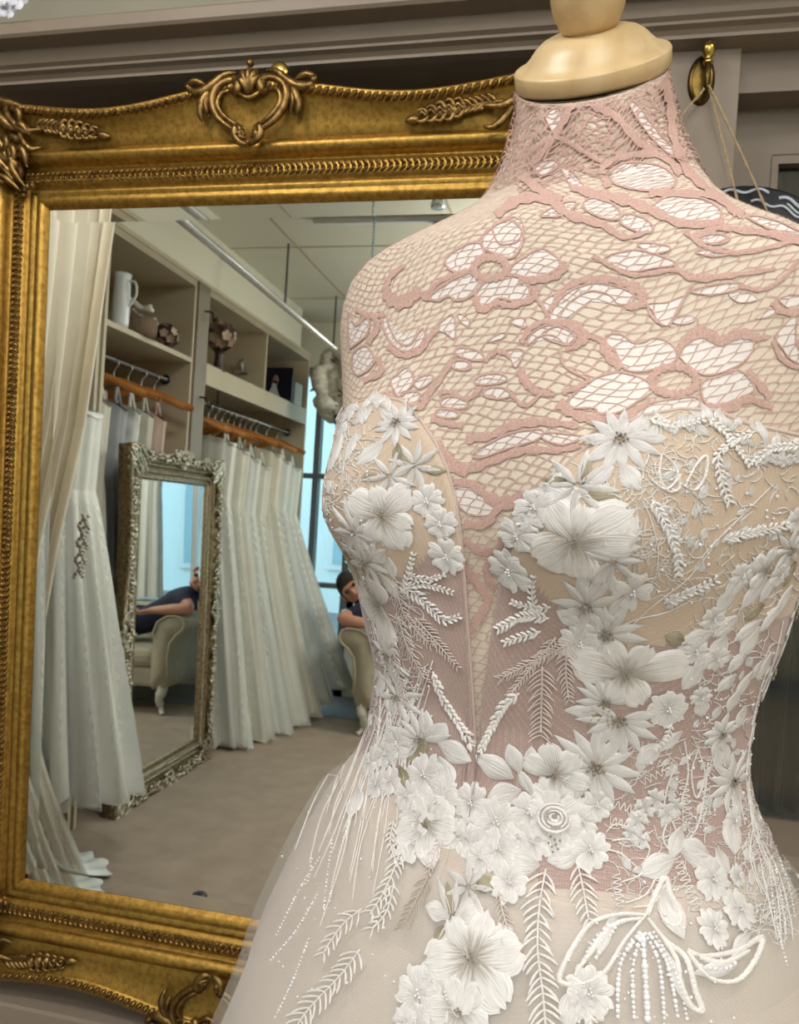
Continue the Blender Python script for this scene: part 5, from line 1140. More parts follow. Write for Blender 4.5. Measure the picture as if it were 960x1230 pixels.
# white blossom trim lying on the cornice
m_blossom = mat('white_organza', srgb(236, 238, 250), .6, sheen=.3)
fg = empty('blossom_trim', (-.93, 1.09, 2.018), 'white fabric blossom trim lying on the cornice at the top left', 'garland')
for k, (x, z, r) in enumerate(((-1.02, 2.042, .022), (-.985, 2.052, .024), (-.95, 2.040, .022), (-.955, 2.066, .02), (-.915, 2.058, .024), (-.90, 2.036, .017), (-.875, 2.046, .020), (-.99, 2.03, .016), (-.925, 2.032, .014))):
    b = MB()
    for j in range(5):
        a = j * 2 * PI / 5 + k; d = np.array([math.cos(a), -.25, math.sin(a)]); e = np.array([-math.sin(a), 0, math.cos(a)])
        c = np.array([x, 1.100 + .004 * (k % 3), z]); rows = []
        for i in range(6):
            t = i / 5; wd = r * .5 * min(1, (t + .1) ** .6) * max(.1, 1 - t ** 4) ** .5
            rows.append([c + d * r * t + e * wd * s_ + np.array([0, -.003 * (1 - s_ * s_), 0]) for s_ in (-1, -.4, .4, 1)])
        b.grid(np.array(rows))
    o = b.build('blossom', m_blossom, fg); q = MB(); q.ball((x, 1.094, z), .0035, 8, 6); q.build('pearl', m_bead, o)

# ------------------------------------------------------------------ wardrobes along the left wall (seen in the mirror)
WX, WB = -1.775, -2.32; ZT = 2.345
def unit(name, y0, y1, lab, shelf, fascia, rail_z, mids=()):
    """y0 > y1: near and far end"""
    t = empty(name, (WX, (y0 + y1) / 2, 0), lab, 'wardrobe', 'open wardrobes along the left wall')
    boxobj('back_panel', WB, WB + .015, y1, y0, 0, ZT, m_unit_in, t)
    for y in (y0 - .018, y1): boxobj('side_panel', WB + .015, WX, y, y + .018, 0, ZT, m_unit, t)
    boxobj('top_panel', WB + .015, WX, y1 + .018, y0 - .018, ZT - .03, ZT, m_unit, t)
    boxobj('shelf', WB + .015, WX, y1 + .018, y0 - .018, shelf - .022, shelf, m_unit, t)
    if fascia: boxobj('fascia', WX - .02, WX + .004, y1 + .018, y0 - .018, shelf - fascia, shelf + .004, m_unit, t)
    for y in mids: boxobj('divider', WB + .015, WX, y - .009, y + .009, shelf, ZT - .03, m_unit, t)
    b = MB(); b.tube([(-1.9, y0 - .018, rail_z), (-1.9, y1 + .018, rail_z)], .0125, 12); r = b.build('hanging_rail', m_steel, t)
    for y in (y0 - .03, y1 + .02):
        q = MB(); q.lathe((-1.9, y, rail_z), [(0, 0), (.024, 0), (.024, .008), (0, .008)], 16, axis=(0, 1, 0)); q.build('rail_socket', m_dark, r)
    if fascia:
        q = MB(); q.tube([(-1.9, (y0 + y1) / 2 + .35, rail_z), (-1.9, (y0 + y1) / 2 + .35, shelf - .022)], .006, 8); q.build('rail_bracket', m_steel, r)
unit('wardrobe', .95, -.42, 'cream open wardrobe bay half hidden by the draped curtain', 1.973, 0, 1.82)
unit('wardrobe', -.44, -1.17, 'cream open wardrobe bay above the silver mirror with a jug on its shelf', 1.973, 0, 1.865)
unit('wardrobe', -1.29, -2.85, 'widest cream wardrobe bay packed with long white gowns', 1.975, .10, 1.815, (-2.07,))
p_ = struct(boxobj('trim_8', WX - .3, WX + .012, -1.288, -1.172, 0, ZT, m_post), 'grey post between two wardrobe bays')
for z in (2.2, 1.78):
    q = MB(); q.tube(bez([(WX + .012, -1.24, z + .02), (WX + .05, -1.24, z + .01), (WX + .06, -1.24, z - .03), (WX + .075, -1.24, z - .01)], 5), .005, 8); q.build('coat_hook', m_dark, p_)
boxobj('trim_9', WX - .02, WX + .006, -2.85, .95, ZT, ZT + .02, m_unit)['kind'] = 'structure'

# hangers
def hanger_parts():
    a = MB(); a.tube(bez([(-.205, 0, -.075), (-.12, 0, -.045), (0, 0, -.005), (.12, 0, -.045), (.205, 0, -.075)], 5), [.010] + [.016] * 19 + [.010], 8, True, (np.array([0, 1., 0]), .5))
    h = MB(); h.tube(bez([(0, 0, -.005), (0, 0, .035), (.012, 0, .05), (.02, 0, .065), (.012, 0, .082), (-.006, 0, .085), (-.018, 0, .072)], 4), .0022, 6)
    return a, h
_a, _h = hanger_parts()
HPROTO = []
def hanger(y, z, tilt, lab, grp):
    o = empty('wooden_hanger', (-1.9, y, z - .078), lab, 'hanger', grp)
    if not HPROTO:
        x = _a.build('arm', m_hanger, None); k = _h.build('hook', m_chrome, None); HPROTO.extend([x, k])
    else:
        x = HPROTO[0].copy(); COL.objects.link(x); k = HPROTO[1].copy(); COL.objects.link(k)
    for c in (x, k): c.parent = o; c.matrix_parent_inverse = Matrix.Identity(4); c.location = (0, 0, 0)
    o.rotation_euler = (0, 0, tilt)
# gowns
def silk(name, c, k=.05, alpha=None, rough=.6): return mat(name, c, rough, noise=(12, k), sheen=.35, bump=(160, .15), spec=.3, alpha=alpha)
GM = [silk('ivory_silk', srgb(232, 229, 216)), silk('white_tulle', srgb(238, 240, 234)), silk('champagne_silk', srgb(230, 223, 206)), silk('cool_white_silk', srgb(231, 234, 230)), silk('pearl_satin', srgb(214, 210, 196), rough=.4), silk('blush_satin', srgb(222, 196, 184)), silk('grey_chiffon', srgb(170, 172, 176))]
m_veil = mat('veil_tulle', srgb(240, 241, 236), .9, alpha=.38, spec=.1)
def gown(name, x, y, ztop, zbot, wtop, wbot, dy0, dy1, lab, mt, grp, dx=0.0, seed=0, waist=None, straps=True, folds=9, ragged=.0, sy=0.0):
    """gown hanging on a rail along y: wide in x, thin in y; dx shifts the hem outwards"""
    r_ = np.random.default_rng(seed); t = empty(name, (x, y, zbot), lab, 'gown' if zbot < .9 else 'top', grp)
    waist = waist or ztop - .34; n = 72
    th_ = np.linspace(0, 2 * PI, n, endpoint=False); ph = r_.uniform(0, 6, 4)
    def sect(z):
        f = (ztop - z) / (ztop - zbot); g_ = max(0, (waist - z) / (waist - zbot))
        if z > waist: wx = wtop * (1 - .12 * (ztop - z) / (ztop - waist)); wy = dy0
        else: wx = wtop * .88 + (wbot - wtop * .88) * g_ ** .8; wy = dy0 + (dy1 - dy0) * g_ ** .8
        am = .05 + .26 * g_ ** .7
        k = 1 + am * (np.cos(folds * th_ + ph[0] + 1.5 * g_) * .6 + np.cos((folds * 2 + 3) * th_ + ph[1]) * .3)
        zz = np.full(n, z) + (ragged * g_ ** 6 * (np.cos(folds * th_ + ph[2]) + .6 * np.cos(4 * th_ + ph[3])))
        return np.stack([x + dx * g_ ** 1.3 + wx * np.cos(th_) * k, y + sy * g_ ** 2 + wy * np.sin(th_) * k, np.maximum(zz, .006)], -1)
    if zbot < .9:
        b = MB(); b.grid(np.array([sect(z) for z in np.linspace(zbot, waist, 26)]), closed_v=True); sk = b.build('skirt', mt, t)
        if zbot < .5:
            ph2 = r_.uniform(0, 6); b = MB(); rows = []
            for z in np.linspace(max(.02, zbot - .02), waist, 22):
                q = sect(z); c = q.mean(0, keepdims=True); g2 = (waist - z) / (waist - zbot); sc_ = 1 + .03 * g2 + .04 * g2 * np.cos(17 * th_ + ph2)
                q[:, :2] = c[:, :2] + (q[:, :2] - c[:, :2]) * sc_[:, None]; q[:, 2] = z; rows.append(q)
            b.grid(np.array(rows), closed_v=True); b.build('tulle_layer', m_veil, t)
    b = MB(); zs = np.linspace(waist if zbot < .9 else zbot, ztop, 12); rows = [sect(z) for z in zs]
    for i, rw in enumerate(rows):
        q = max(0, (i - 8) / 3); rw[:, 2] -= .05 * q * np.cos(th_) ** 2 * (i == 11)
    b.grid(np.array(rows), closed_v=True); b.build('bodice', mt, t)
    if straps:
        for s_ in (-1, 1):
            q = MB(); q.tube(bez([(x + s_ * wtop * .62, y - dy0 * .5, ztop - .02), (x + s_ * wtop * .55, y, ztop + .05), (x + s_ * wtop * .62, y + dy0 * .5, ztop - .02)], 5), .008, 6, True, (np.array([0, 1., 0]), .4)); q.build('strap', mt, t)
    return t
LAB = ['soft white tulle gown nearest the silver mirror', 'ivory gown second from the silver mirror', 'cool white gown third from the silver mirror', 'ivory gown fourth from the silver mirror with a beaded waist', 'champagne gown fifth from the silver mirror', 'white gown sixth from the silver mirror', 'white full-skirted gown furthest along the wide wardrobe']
for i, (y, zb, wt, wb, dxx, mi) in enumerate(((-1.62, .02, .15, .20, .11, 1), (-1.79, .01, .16, .22, .14, 0), (-1.95, .03, .16, .22, .17, 3), (-2.11, .05, .165, .23, .20, 0), (-2.28, .06, .165, .24, .22, 2), (-2.45, .10, .165, .24, .25, 3), (-2.64, .16, .165, .27, .28, 1))):
    gown('hanging_gown', -1.88, y, 1.65 - .03 * ((i * 5) % 4), zb, wt, wb, .045, .060, LAB[i], GM[mi], 'gowns in the wide wardrobe', dxx, 20 + i, None, True, 11 + i % 4, .02)
    hanger(y, 1.815, .22 * ((i * 37) % 5 - 2), 'wooden hanger carrying the ' + LAB[i], 'hangers in the wide wardrobe')
for i, y in enumerate((-1.42, -1.705, -1.87, -2.03, -2.195)): hanger(y, 1.815, .3 * ((i * 13) % 4 - 1.5), ['empty wooden hanger between the grey post and the first long gown', 'empty wooden hanger between the first and second long gowns', 'empty wooden hanger between the second and third long gowns', 'empty wooden hanger between the third and fourth long gowns', 'empty wooden hanger between the fourth and fifth long gowns'][i], 'hangers in the wide wardrobe')
TOPL = ['ivory short gown nearest on the rail above the silver mirror', 'grey chiffon gown with a sparkling trim above the silver mirror', 'white short gown with scalloped edge above the silver mirror', 'pearl white short gown above the silver mirror', 'pale blush gown furthest on the rail above the silver mirror']
for i, (y, mi) in enumerate(((-.60, 0), (-.72, 6), (-.83, 3), (-.94, 4), (-1.05, 5))):
    gown('short_gown', -1.945, y, 1.70, .95, .115, .12, .040, .048, TOPL[i], GM[mi], 'short gowns above the silver mirror', 0, 60 + i, None, True, 5)
    hanger(y, 1.865, .3 * (i % 3 - 1), 'wooden hanger carrying the ' + TOPL[i], 'hangers above the silver mirror')
gown('ball_gown', -1.73, -.18, 1.60, .28, .13, .25, .09, .19, 'full white tulle ball gown hanging beside the draped curtain', GM[1], None, .06, 91, 1.30, False, 15, .02)
gown('train_gown', -1.74, .20, 1.55, .02, .09, .12, .05, .09, 'long ivory satin gown with a train reaching the carpet beside the curtain', GM[0], None, .10, 93, 1.2, False, 7, .0, -.28)
# train spread on the carpet
b = MB(); rows = []
for i in range(26):
    row = []
    for q in range(61):
        s_ = -1 + q / 30; t = i / 25 * (1 - .22 * s_ * s_ + .05 * math.sin(s_ * 9)); wd = .05 + .105 * t
        c = np.array([-1.60 + .08 * t, -.02 - .22 * t]); rip = (.5 + .5 * math.sin(s_ * 13 + 1.5 * t)) * (.014 + .006 * math.sin(5 * t)) * (1 - .3 * t)
        row.append((c[0] + wd * s_ * .85, c[1] + wd * s_ * .5, .008 + .13 * (1 - t) ** 3 * (1 - .3 * s_ * s_) + rip))
    rows.append(row)
b.grid(np.array(rows)); tag(b.build('satin_train', GM[3], None), 'folded white satin train end lying on the carpet', 'train')
# beaded belt hanging on the ball gown
b = MB()
for k in range(60):
    t = k / 59; b.ball((-1.475 - .02 * t + .012 * math.sin(k * 2.1), .05 - .02 * t + .012 * math.cos(k * 1.7), 1.22 - .2 * t), .007, 6, 4)
tag(b.build('beaded_belt', mat('diamante', srgb(200, 196, 186), .3), None), 'sparkling beaded belt draped on the white ball gown', 'belt')

# curtain drawn to one side
def curtain():
    t = empty('draped_curtain', (-1.50, .25, .05), 'cream full-length curtain drawn aside at the left edge of the mirror', 'curtain')
    b = MB(); rows = []; n = 120
    for z in np.linspace(.55, 2.50, 40):
        y0 = np.interp(z, [.5, 1.13, 1.5, 1.9, 2.2, 2.5], [.28, .165, .06, -.01, -.06, -.09]); w_ = np.interp(z, [.5, 1.13, 1.6, 2.5], [.16, .22, .32, .46])
        rows.append([(-1.50 + .022 * math.sin(11 * 2 * PI * s_ / 2 + .6 * math.sin(z * 2)) + .010 * math.sin(31 * s_ + z), y0 + w_ * s_ + .012 * math.sin(40 * s_), z) for s_ in np.linspace(0, 1, n)])
    b.grid(np.array(rows)); b.build('cloth', silk('cream_curtain', srgb(226, 216, 196)), t)
    b = MB(); b.tube([(-1.50, -.2, 2.515), (-1.50, .6, 2.515)], .012, 10); b.build('curtain_pole', m_steel, t)
    for y in (-.15, .55):
        q = MB(); q.tube([(-1.5, y, 2.515), (-1.5, y, CEIL)], .006, 8); q.build('pole_bracket', m_steel, t)
curtain()

# chrome rail hung from the ceiling, with a knotted grey scarf at its end
cr = empty('chrome_rail', (-1.42, -1.0, 2.3), 'long chrome clothes rail hung below the ceiling in front of the wardrobes', 'rail')
b = MB(); b.tube([(-1.40, .35, 2.30), (-1.455, -2.42, 2.30)], .017, 16); b.build('bar', m_chrome, cr)
for y in (.25, -1.45, -2.35):
    q = MB(); q.tube([(-1.40 - .02 * (.35 - y), y, 2.312), (-1.40 - .02 * (.35 - y), y, CEIL)], .006, 8); q.build('drop_rod', m_steel, cr)
sf = empty('scarf_wreath', (-1.455, -2.40, 1.9), 'grey and cream knotted wreath of fabric hanging at the end of the chrome rail', 'wreath')
m_scarf = mat('scarf_cloth', srgb(204, 200, 186), .85, noise=(34, .3)); m_leafg = mat('grey_green_leaf', srgb(96, 100, 88), .8)
for k in range(5):
    b = MB(); P = []
    for i in range(40):
        a = i / 39 * 2 * PI; rr = .125 + .02 * math.sin(3 * a + k)
        P.append((-1.455 + rr * math.cos(a) * .75 + .02 * math.sin(5 * a + k), -2.46 + .03 * math.cos(4 * a + 2 * k) + .02 * (k - 2), 2.09 + rr * 1.35 * math.sin(a)))
    b.tube(P, [.042 + .014 * math.sin(i * .9 + k) for i in range(40)], 7, False); b.build('twisted_strand', m_scarf, sf)
for k in range(14):
    a = k * 2.4; b = MB(); c = np.array((-1.455 + .10 * math.cos(a), -2.39, 2.09 + .16 * math.sin(a))); d = np.array((math.cos(a * 1.7), .2, math.sin(a * 1.7)))
    b.tube([c, c + d * .03, c + d * .06], [.003, .014, .002], 6, True, (np.array([0, 1., 0]), .3)); b.build('leaf', m_leafg, sf)
b = MB(); b.ball((-1.455, -2.46, 2.08), (.085, .05, .15), 14, 10); b.build('bundle_core', m_scarf, sf)
q = MB(); q.tube(bez([(-1.40, -2.40, 2.28), (-1.38, -2.41, 2.1), (-1.41, -2.42, 1.9), (-1.37, -2.42, 1.72)], 6), [.02] * 6 + [.035] * 12 + [.02], 8, True, (np.array([0, 1., 0]), .4)); q.build('hanging_tail', mat('dark_ribbon', srgb(66, 64, 58), .8), sf)

# ornaments on the shelves
jg = empty('white_jug', (-1.81, -.60, 1.973), 'tall white jug at the near end of the wardrobe shelf', 'jug')
b = MB(); b.lathe((-1.81, -.60, 1.973), [(0, 0), (.030, 0), (.034, .02), (.035, .1), (.033, .17), (.031, .20), (.036, .222), (.032, .22), (.027, .2), (.03, .1), (0, .01)], 24); b.build('vessel', mat('white_glaze', srgb(226, 230, 234), .25), jg)
b = MB(); b.tube(bez([(-1.782, -.60, 2.165), (-1.755, -.605, 2.16), (-1.75, -.607, 2.11), (-1.776, -.60, 2.06)], 6), .005, 8); b.build('handle', bpy.data.materials['white_glaze'], jg)
bs_ = empty('ornament_basket', (-1.81, -.75, 1.973), 'woven brown basket with white bird shoes on the wardrobe shelf', 'basket')
b = MB(); b.lathe((-1.81, -.75, 1.973), [(0, 0), (.062, 0), (.07, .03), (.072, .075), (.066, .076), (.06, .02), (0, .01)], 24); b.build('body', mat('wicker', srgb(120, 100, 78), .8, noise=(120, .3)), bs_)
m_shoe = mat('ivory_satin_shoe', srgb(226, 220, 204), .4)
for s_, dz in ((-1, 0), (1, .045)):
    b = MB(); b.tube(bez([(-1.865, -.75 + .02 * s_, 2.10 + dz), (-1.84, -.75 + .02 * s_, 2.075 + dz), (-1.80, -.755 + .02 * s_, 2.045 + dz), (-1.765, -.755 + .02 * s_, 2.045 + dz), (-1.745, -.755 + .02 * s_, 2.05 + dz)], 5), [.008] * 6 + [.014] * 8 + [.018] * 5 + [.012, .006], 8); o = b.build('satin_shoe', m_shoe, bs_)
    q = MB(); q.tube([(-1.862, -.75 + .02 * s_, 2.095 + dz), (-1.866, -.75 + .02 * s_, 2.03 + dz)], [.006, .003], 6); q.build('heel', m_shoe, o)
def flower_ball(name, c, r, lab, mt, n, cat, stem=False):
    t = empty(name, (c[0], c[1], 1.968), lab, cat); g_ = 2.39996
    for k in range(n):
        z = 1 - 2 * (k + .5) / n; a = k * g_; q = math.sqrt(1 - z * z); d = np.array((q * math.cos(a), q * math.sin(a), z)); b = MB()
        x = np.cross(d, (0, 0, 1.)); x = x / max(1e-6, np.linalg.norm(x)); y = np.cross(d, x)
        for j in range(5):
            p = 2 * PI * j / 5 + k; e = x * math.cos(p) + y * math.sin(p); f = -x * math.sin(p) + y * math.cos(p); o = np.asarray(c) + d * r
            b.grid(np.array([[o + e * r * .42 * t_ + f * r * .2 * s_ * math.sin(PI * (t_ * .8 + .15)) + d * r * .12 * t_ for s_ in (-1, 0, 1)] for t_ in (0, .35, .7, 1)]))
        b.build('bloom', mt[k % len(mt)], t)
    b = MB(); b.ball(c, r * .98, 12, 8); b.build('core', mt[0], t)
    return t
m_dry1 = mat('dried_petal', srgb(146, 120, 104), .9); m_dry2 = mat('dried_petal_pale', srgb(190, 166, 150), .9); m_dry3 = mat('dried_petal_dark', srgb(84, 64, 54), .9)
flower_ball('flower_ball', (-1.815, -.98, 2.035), .05, 'round ball of dried brown flowers on the shelf beside the basket', [m_dry3, m_dry1, m_dry2], 24, 'flower ball')
pv = flower_ball('posy', (-1.80, -1.50, 2.16), .07, 'dried pink posy in a dark vase behind the grey post', [m_dry1, m_dry2, m_dry3], 30, 'posy')
b = MB(); b.lathe((-1.80, -1.50, 1.975), [(0, 0), (.035, 0), (.03, .02), (.022, .08), (.032, .125), (.026, .12), (0, .05)], 18); b.build('vase', mat('dark_vase', srgb(60, 46, 40), .3), pv)
so = empty('silver_ornament', (-1.92, -2.05, 2.08), 'small silver bell ornament hung on the inner divider of the wardrobe', 'ornament')
b = MB(); b.lathe((-1.915, -2.03, 2.07), [(.045, 0), (.04, .008), (.025, .02), (.022, .05), (.012, .075), (0, .08)], 18); b.build('bell', m_chrome, so)
b = MB(); b.tube(bez([(-1.915, -2.03, 2.148), (-1.915, -2.045, 2.16), (-1.915, -2.061, 2.155)], 4), .003, 6); b.build('ring', m_steel, so)
def bride_picture():
    t = empty('bridal_picture', (-1.855, -2.50, 1.975), 'dark blue picture of a bride standing on the wide wardrobe shelf', 'picture')
    y = -2.50; boxobj('board', -1.945, -1.765, y - .012, y, 1.975, 2.20, mat('print_navy', srgb(26, 28, 48), .35), t)
    q = MB(); q.add([(-1.89 + x, y + .002, 1.975 + z) for x, z in ((-.045, 0), (.06, 0), (.035, .06), (.02, .10), (.03, .135), (-.005, .14), (-.012, .10), (-.03, .06))], [tuple(range(8))]); q.build('printed_gown', mat('print_white', srgb(214, 220, 232), .5), t, False)
    q = MB(); q.lathe((-1.878, y + .001, 2.135), [(0, .002), (.015, .002), (.016, .0)], 16, axis=(0, 1, 0)); q.lathe((-1.878, y + .001, 2.115), [(0, .001), (.022, .001), (.023, 0)], 16, axis=(0, 1, 0)); q.build('printed_face', mat('print_skin', srgb(196, 150, 132), .5), t)
    boxobj('easel_back', -1.87, -1.84, y - .09, y - .085, 1.968, 2.12, m_dark, t)
bride_picture()
b = MB(); b.box(-1.78, -1.765, -2.70, -2.56, 1.975, 2.12); tag(b.build('standing_card', mat('pale_card', srgb(196, 196, 190), .7), None, False), 'pale standing card beside the bridal picture', 'card')

# leaning silver mirror
TL = .018
sm = empty('silver_mirror', (-1.68, -1.03, 0), 'tall aged-silver ornate mirror leaning on the wardrobes', 'mirror')
S_ = Ornate((-1.718, -1.31, .128), (0, 1., 0), (-math.sin(TL), 0, math.cos(TL)), (math.cos(TL), 0, math.sin(TL)),   .60, 1.245, .74, sm, (m_silver, m_silver, m_silver_o))
S_.build()
for _i in range(4): S_.garland(_i, 5 + _i)
S_.glass(m_mirror2, .03, .0006)

# chaise longue with scrolled end
def chaise():
    t = empty('chaise_longue', (-.5, -2.45, 0), 'cream velvet chaise longue with a scrolled end and white cabriole legs', 'sofa')
    m_v = silk('cream_velvet', srgb(186, 176, 154), .12); m_w = mat('white_leg', srgb(222, 218, 206), .4)
    prof = [(-1.06, .17), (-1.115, .17), (-1.135, .24), (-1.13, .36), (-1.145, .45), (-1.185, .50), (-1.225, .53), (-1.24, .565), (-1.225, .60), (-1.18, .615), (-1.12, .61), (-1.06, .575), (-1.03, .50), (-1.02, .36), (-1.02, .17)]
    c = closed(prof, 4); b = MB(); rows = [[(p[0] * .96 + -1.1 * .04, y, p[1] * .96 + .4 * .04) for p in c] if e else [(p[0], y, p[1]) for p in c] for y, e in ((-2.11, 1), (-2.125, 0), (-2.70, 0), (-2.715, 1))]
    b.grid(np.array(rows), closed_v=True); n = len(c); b.f.append(tuple(range(n))); b.mi.append(0); b.f.append(tuple(3 * n + k for k in range(n))); b.mi.append(0); b.build('scroll_arm', m_v, t)
    for k in range(2):
        q = MB(); q.tube([(x, -2.107, z) for x, z in [(p[0] + (.006 if k else 0), p[1]) for p in prof[2:13]]], .007 if not k else .004, 6); q.build('piping', m_v, t)
    boxobj('seat_base', -1.04, .45, -2.71, -2.12, .17, .29, m_v, t, .02); boxobj('seat_cushion', -1.03, .45, -2.70, -2.11, .285, .40, m_v, t, .04); boxobj('back_rest', -1.03, .1, -2.78, -2.69, .25, .62, m_v, t, .04)
    for x in (-1.08, .38):
        for y, s_ in ((-2.15, 1), (-2.66, -1)):
            q = MB(); q.tube(bez([(x, y, .20), (x - .004, y + .012 * s_, .15), (x + .012, y + .016 * s_, .10), (x + .008, y, .05), (x - .006, y + .014 * s_, .018), (x - .02, y + .03 * s_, .008)], 5), [.036] * 4 + [.032] * 5 + [.024] * 6 + [.015] * 5 + [.014] * 3 + [.016, .015, .01], 10); q.build('leg', m_w, t)
chaise()

# ------------------------------------------------------------------ the man reclining on the chaise
def man():
    m_skin = mat('skin', srgb(206, 150, 124), .5, noise=(30, .06)); m_navy = mat('navy_cotton', srgb(28, 32, 56), .85, noise=(60, .1)); m_jean = mat('dark_jeans', srgb(34, 42, 66), .85, noise=(80, .15)); m_shoe_ = mat('dark_shoe', srgb(30, 28, 28), .5); m_hair = mat('dark_hair', srgb(40, 30, 26), .7, bump=(260, .5))
    t = empty('person', (-.8, -2.42, .40), 'man in a navy t-shirt leaning his arm over the scrolled end of the chaise', 'person')
    J = {}; V = []; Rr = []; E_ = []; Mt = []
    def j(name, p, r, mi, par=None):
        J[name] = len(V); V.append(p); Rr.append(r); Mt.append(mi)
        if par: E_.append((J[par], J[name]))
    j('pelvis', (-.72, -2.45, .50), (.135, .105), 2); j('waist', (-.83, -2.44, .545), (.125, .10), 1, 'pelvis'); j('chest', (-1.02, -2.41, .635), (.14, .11), 1, 'waist'); j('upper', (-1.13, -2.38, .695), (.125, .095), 1, 'chest'); j('neck', (-1.175, -2.37, .755), (.055, .055), 0, 'upper')
    j('jaw', (-1.205, -2.365, .785), (.062, .068), 0, 'neck'); j('head', (-1.24, -2.36, .83), (.083, .092), 0, 'jaw'); j('crown', (-1.28, -2.355, .87), (.06, .066), 0, 'head')
    j('rsh', (-1.15, -2.235, .695), (.058, .058), 1, 'upper'); j('rel', (-1.255, -2.15, .652), (.042, .044), 0, 'rsh'); j('rfa', (-1.13, -2.13, .652), (.036, .034), 0, 'rel'); j('rwr', (-1.02, -2.12, .640), (.026, .021), 0, 'rfa'); j('rpalm', (-.955, -2.12, .628), (.036, .015), 0, 'rwr')
    j('lsh', (-1.02, -2.58, .665), (.058, .058), 1, 'upper'); j('lel', (-.86, -2.64, .56), (.045, .045), 1, 'lsh'); j('lwr', (-.70, -2.52, .60), (.027, .022), 0, 'lel'); j('lpalm', (-.645, -2.47, .605), (.034, .016), 0, 'lwr')
    for s_, nm in ((1, 'r'), (-1, 'l')):
        j(nm + 'hip', (-.66, -2.43 + .09 * s_, .50), (.095, .085), 2, 'pelvis'); j(nm + 'kn', (-.42 + .05 * s_, -2.13 - .06 * (s_ < 0), .50), (.062, .06), 2, nm + 'hip'); j(nm + 'ca', (-.50 + .05 * s_, -2.03 - .05 * (s_ < 0), .30), (.052, .055), 2, nm + 'kn'); j(nm + 'an', (-.53 + .05 * s_, -1.99 - .05 * (s_ < 0), .085), (.036, .036), 2, nm + 'ca'); j(nm + 'toe', (-.50 + .05 * s_, -1.84 - .05 * (s_ < 0), .042), (.042, .034), 3, nm + 'an')
    for i, (a, L) in enumerate(((-.45, .060), (-.15, .072), (.12, .068), (.4, .055))):
        for h, d0, dn in (('rpalm', (1, 0, -.25), (0, 1, 0)), ('lpalm', (.75, .65, -.1), (-.65, .75, 0))):
            c = np.array(V[J[h]]); d = np.array(d0, float); n_ = np.array(dn, float); p1 = c + d * .03 + n_ * .028 * (i - 1.5) / 1.5; p2 = p1 + (d + n_ * a * .3) * L * .55; p3 = p2 + (d + np.array((0, 0, -.8))) * L * .4
            j(h + 'a%d' % i, tuple(p1), (.010, .010), 0, h); j(h + 'b%d' % i, tuple(p2), (.009, .009), 0, h + 'a%d' % i); j(h + 'c%d' % i, tuple(p3), (.0075, .0075), 0, h + 'b%d' % i)
    for h, o1, o2 in (('rwr', (.04, .035, .0), (.075, .05, -.01)), ('lwr', (.02, .04, .02), (.045, .065, .02))):
        c = np.array(V[J[h]]); j(h + 't', tuple(c + np.array(o1)), (.011, .011), 0, h); j(h + 'u', tuple(c + np.array(o2)), (.009, .009), 0, h + 't')
    me = bpy.data.meshes.new('body'); me.from_pydata(V, E_, []); ob = bpy.data.objects.new('body_cage', me); COL.objects.link(ob)
    sk_ = ob.modifiers.new('skin', 'SKIN'); sb_ = ob.modifiers.new('sub', 'SUBSURF'); sb_.levels = 2; sb_.render_levels = 2
    for i, d in enumerate(me.skin_vertices[0].data): d.radius = Rr[i]; d.use_root = (i == 0)
    dg = bpy.context.evaluated_depsgraph_get(); ev = ob.evaluated_get(dg); m2 = bpy.data.meshes.new_from_object(ev); bpy.data.objects.remove(ob)
    co = np.zeros(len(m2.vertices) * 3); m2.vertices.foreach_get('co', co); co = co.reshape(-1, 3)
    # sleeve end half way down the upper arm; otherwise the nearest bone decides
    best = np.full(len(co), 9e9); lab = np.zeros(len(co), int)
    for a, c in E_:
        A, B = np.array(V[a]), np.array(V[c]); d = B - A; tt = np.clip(((co - A) @ d) / d.dot(d), 0, 1); q = np.linalg.norm(co - (A + tt[:, None] * d), axis=1) - (Rr[a][0] * (1 - tt) + Rr[c][0] * tt)
        ml = np.where(tt < .55, Mt[a], Mt[c]); u_ = q < best; best[u_] = q[u_]; lab[u_] = ml[u_]
    m2.materials.clear()
    for mm in (m_skin, m_navy, m_jean, m_shoe_): m2.materials.append(mm)
    for p in m2.polygons: p.material_index = int(np.bincount(lab[list(p.vertices)]).argmax()); p.use_smooth = True
    m2.name = 'body'; link('body', m2, t)
    H = np.array((-1.24, -2.36, .83)); up = np.array((-.66, .09, .55)); up /= np.linalg.norm(up); fw = np.array((.25, .95, -.15)); fw -= up * fw.dot(up); fw /= np.linalg.norm(fw); sd = np.cross(up, fw)
    hb = MB(); rows = []
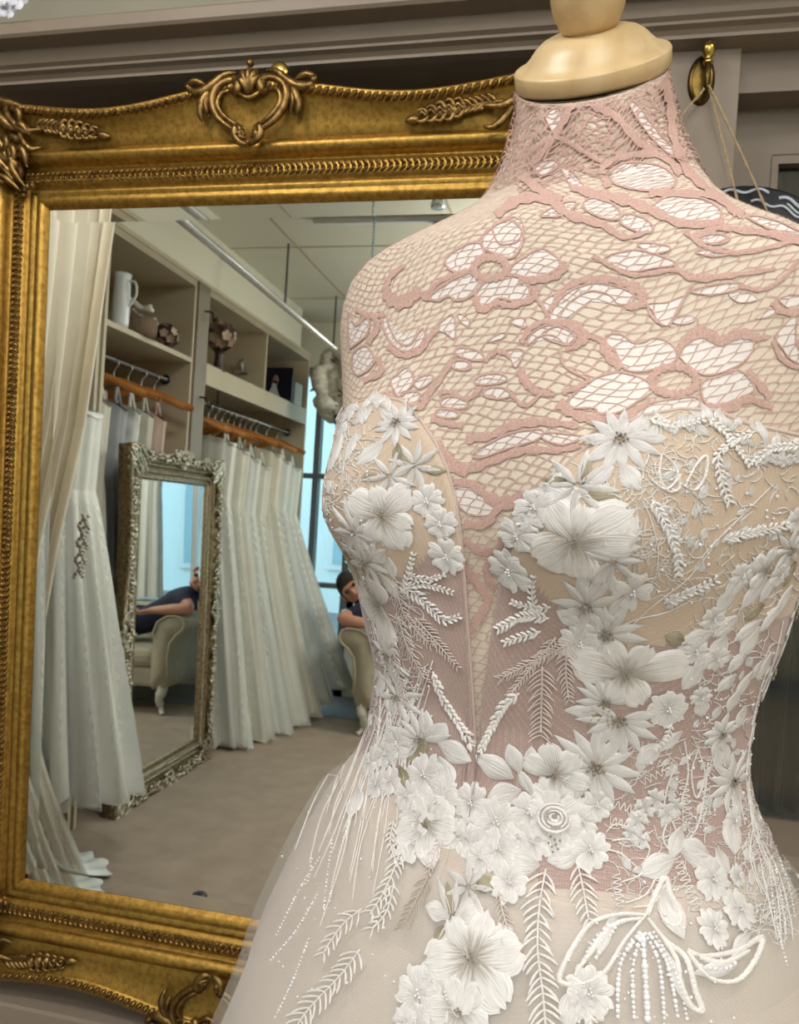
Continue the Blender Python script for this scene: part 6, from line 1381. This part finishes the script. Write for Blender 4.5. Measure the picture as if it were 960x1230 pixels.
    for i in range(10):
        a = PI * (.02 + .58 * i / 9); rows.append([])
        for k in range(24):
            p = 2 * PI * k / 24; f_ = math.cos(p); r = .098 * (1.0 if f_ < .5 or i < 4 else .86)
            rows[-1].append(H + up * (.012 + .108 * math.cos(a)) + (fw * f_ * (.098 if (f_ < .45 or i < 5) else .07) + sd * math.sin(p) * .088) * math.sin(a) - fw * .012)
    hb.grid(np.array(rows), closed_v=True); hb.build('hair', m_hair, t)
    fb = MB(); fb.tube([H + fw * .082 + up * .005, H + fw * .105 - up * .022, H + fw * .088 - up * .032], [.010, .017, .008], 8); fb.build('nose', m_skin, t)
    for s_ in (-1, 1):
        e = MB(); e.ball(H + fw * .080 + sd * s_ * .032 + up * .006, .013, 10, 8); e.build('eye', mat('eye_dark', srgb(60, 46, 40), .4) if s_ < 0 else bpy.data.materials['eye_dark'], t)
        q = MB(); q.ball(H + sd * s_ * .086 - up * .012, (.012, .018, .03), 8, 6, (sd, fw, up)); q.build('ear', m_skin, t)
    q = MB(); q.tube([H + fw * .083 - up * .055 - sd * .024, H + fw * .092 - up * .056, H + fw * .083 - up * .055 + sd * .024], [.004, .007, .004], 6); q.build('mouth', mat('lips', srgb(166, 96, 88), .5), t)
man()

# white tulle gown on a stand by the window (seen in the silver mirror)
gown('window_gown', -.52, -2.87 + .0, 2.0, .64, .10, .13, .03, .045, 'sheer white veil hanging at the shop window seen in the silver mirror', GM[1], None, 0, 131, 1.7, False, 8, .0)
# hanging bead chain and ceiling track
b = MB()
for k in range(40): b.ball((-.86, -.95, 2.615 - k * .014), .006, 6, 4)
tag(b.build('bead_chain', mat('pale_blue_beads', srgb(150, 176, 190), .3), None), 'pale blue bead chain hanging from the ceiling', 'chain')
tk = empty('track_light', (-.75, -1.15, CEIL), 'slim white ceiling track with one small lamp', 'ceiling light')
boxobj('track', -1.2, -.2, -1.165, -1.135, CEIL - .025, CEIL - .001, m_frame_white, tk)
b = MB(); b.lathe((-.62, -1.15, CEIL - .075), [(0, 0), (.03, 0), (.034, .02), (.022, .045), (.01, .05)], 16); b.build('lamp_head', m_chrome, tk)
# small black stop on the carpet
b = MB(); b.lathe((-1.09, -.12, 0), [(.026, 0), (.026, .006), (.02, .012), (.01, .015), (0, .016)], 20); tag(b.build('floor_stop', m_dark, None), 'small black domed stop on the carpet', 'door stop')
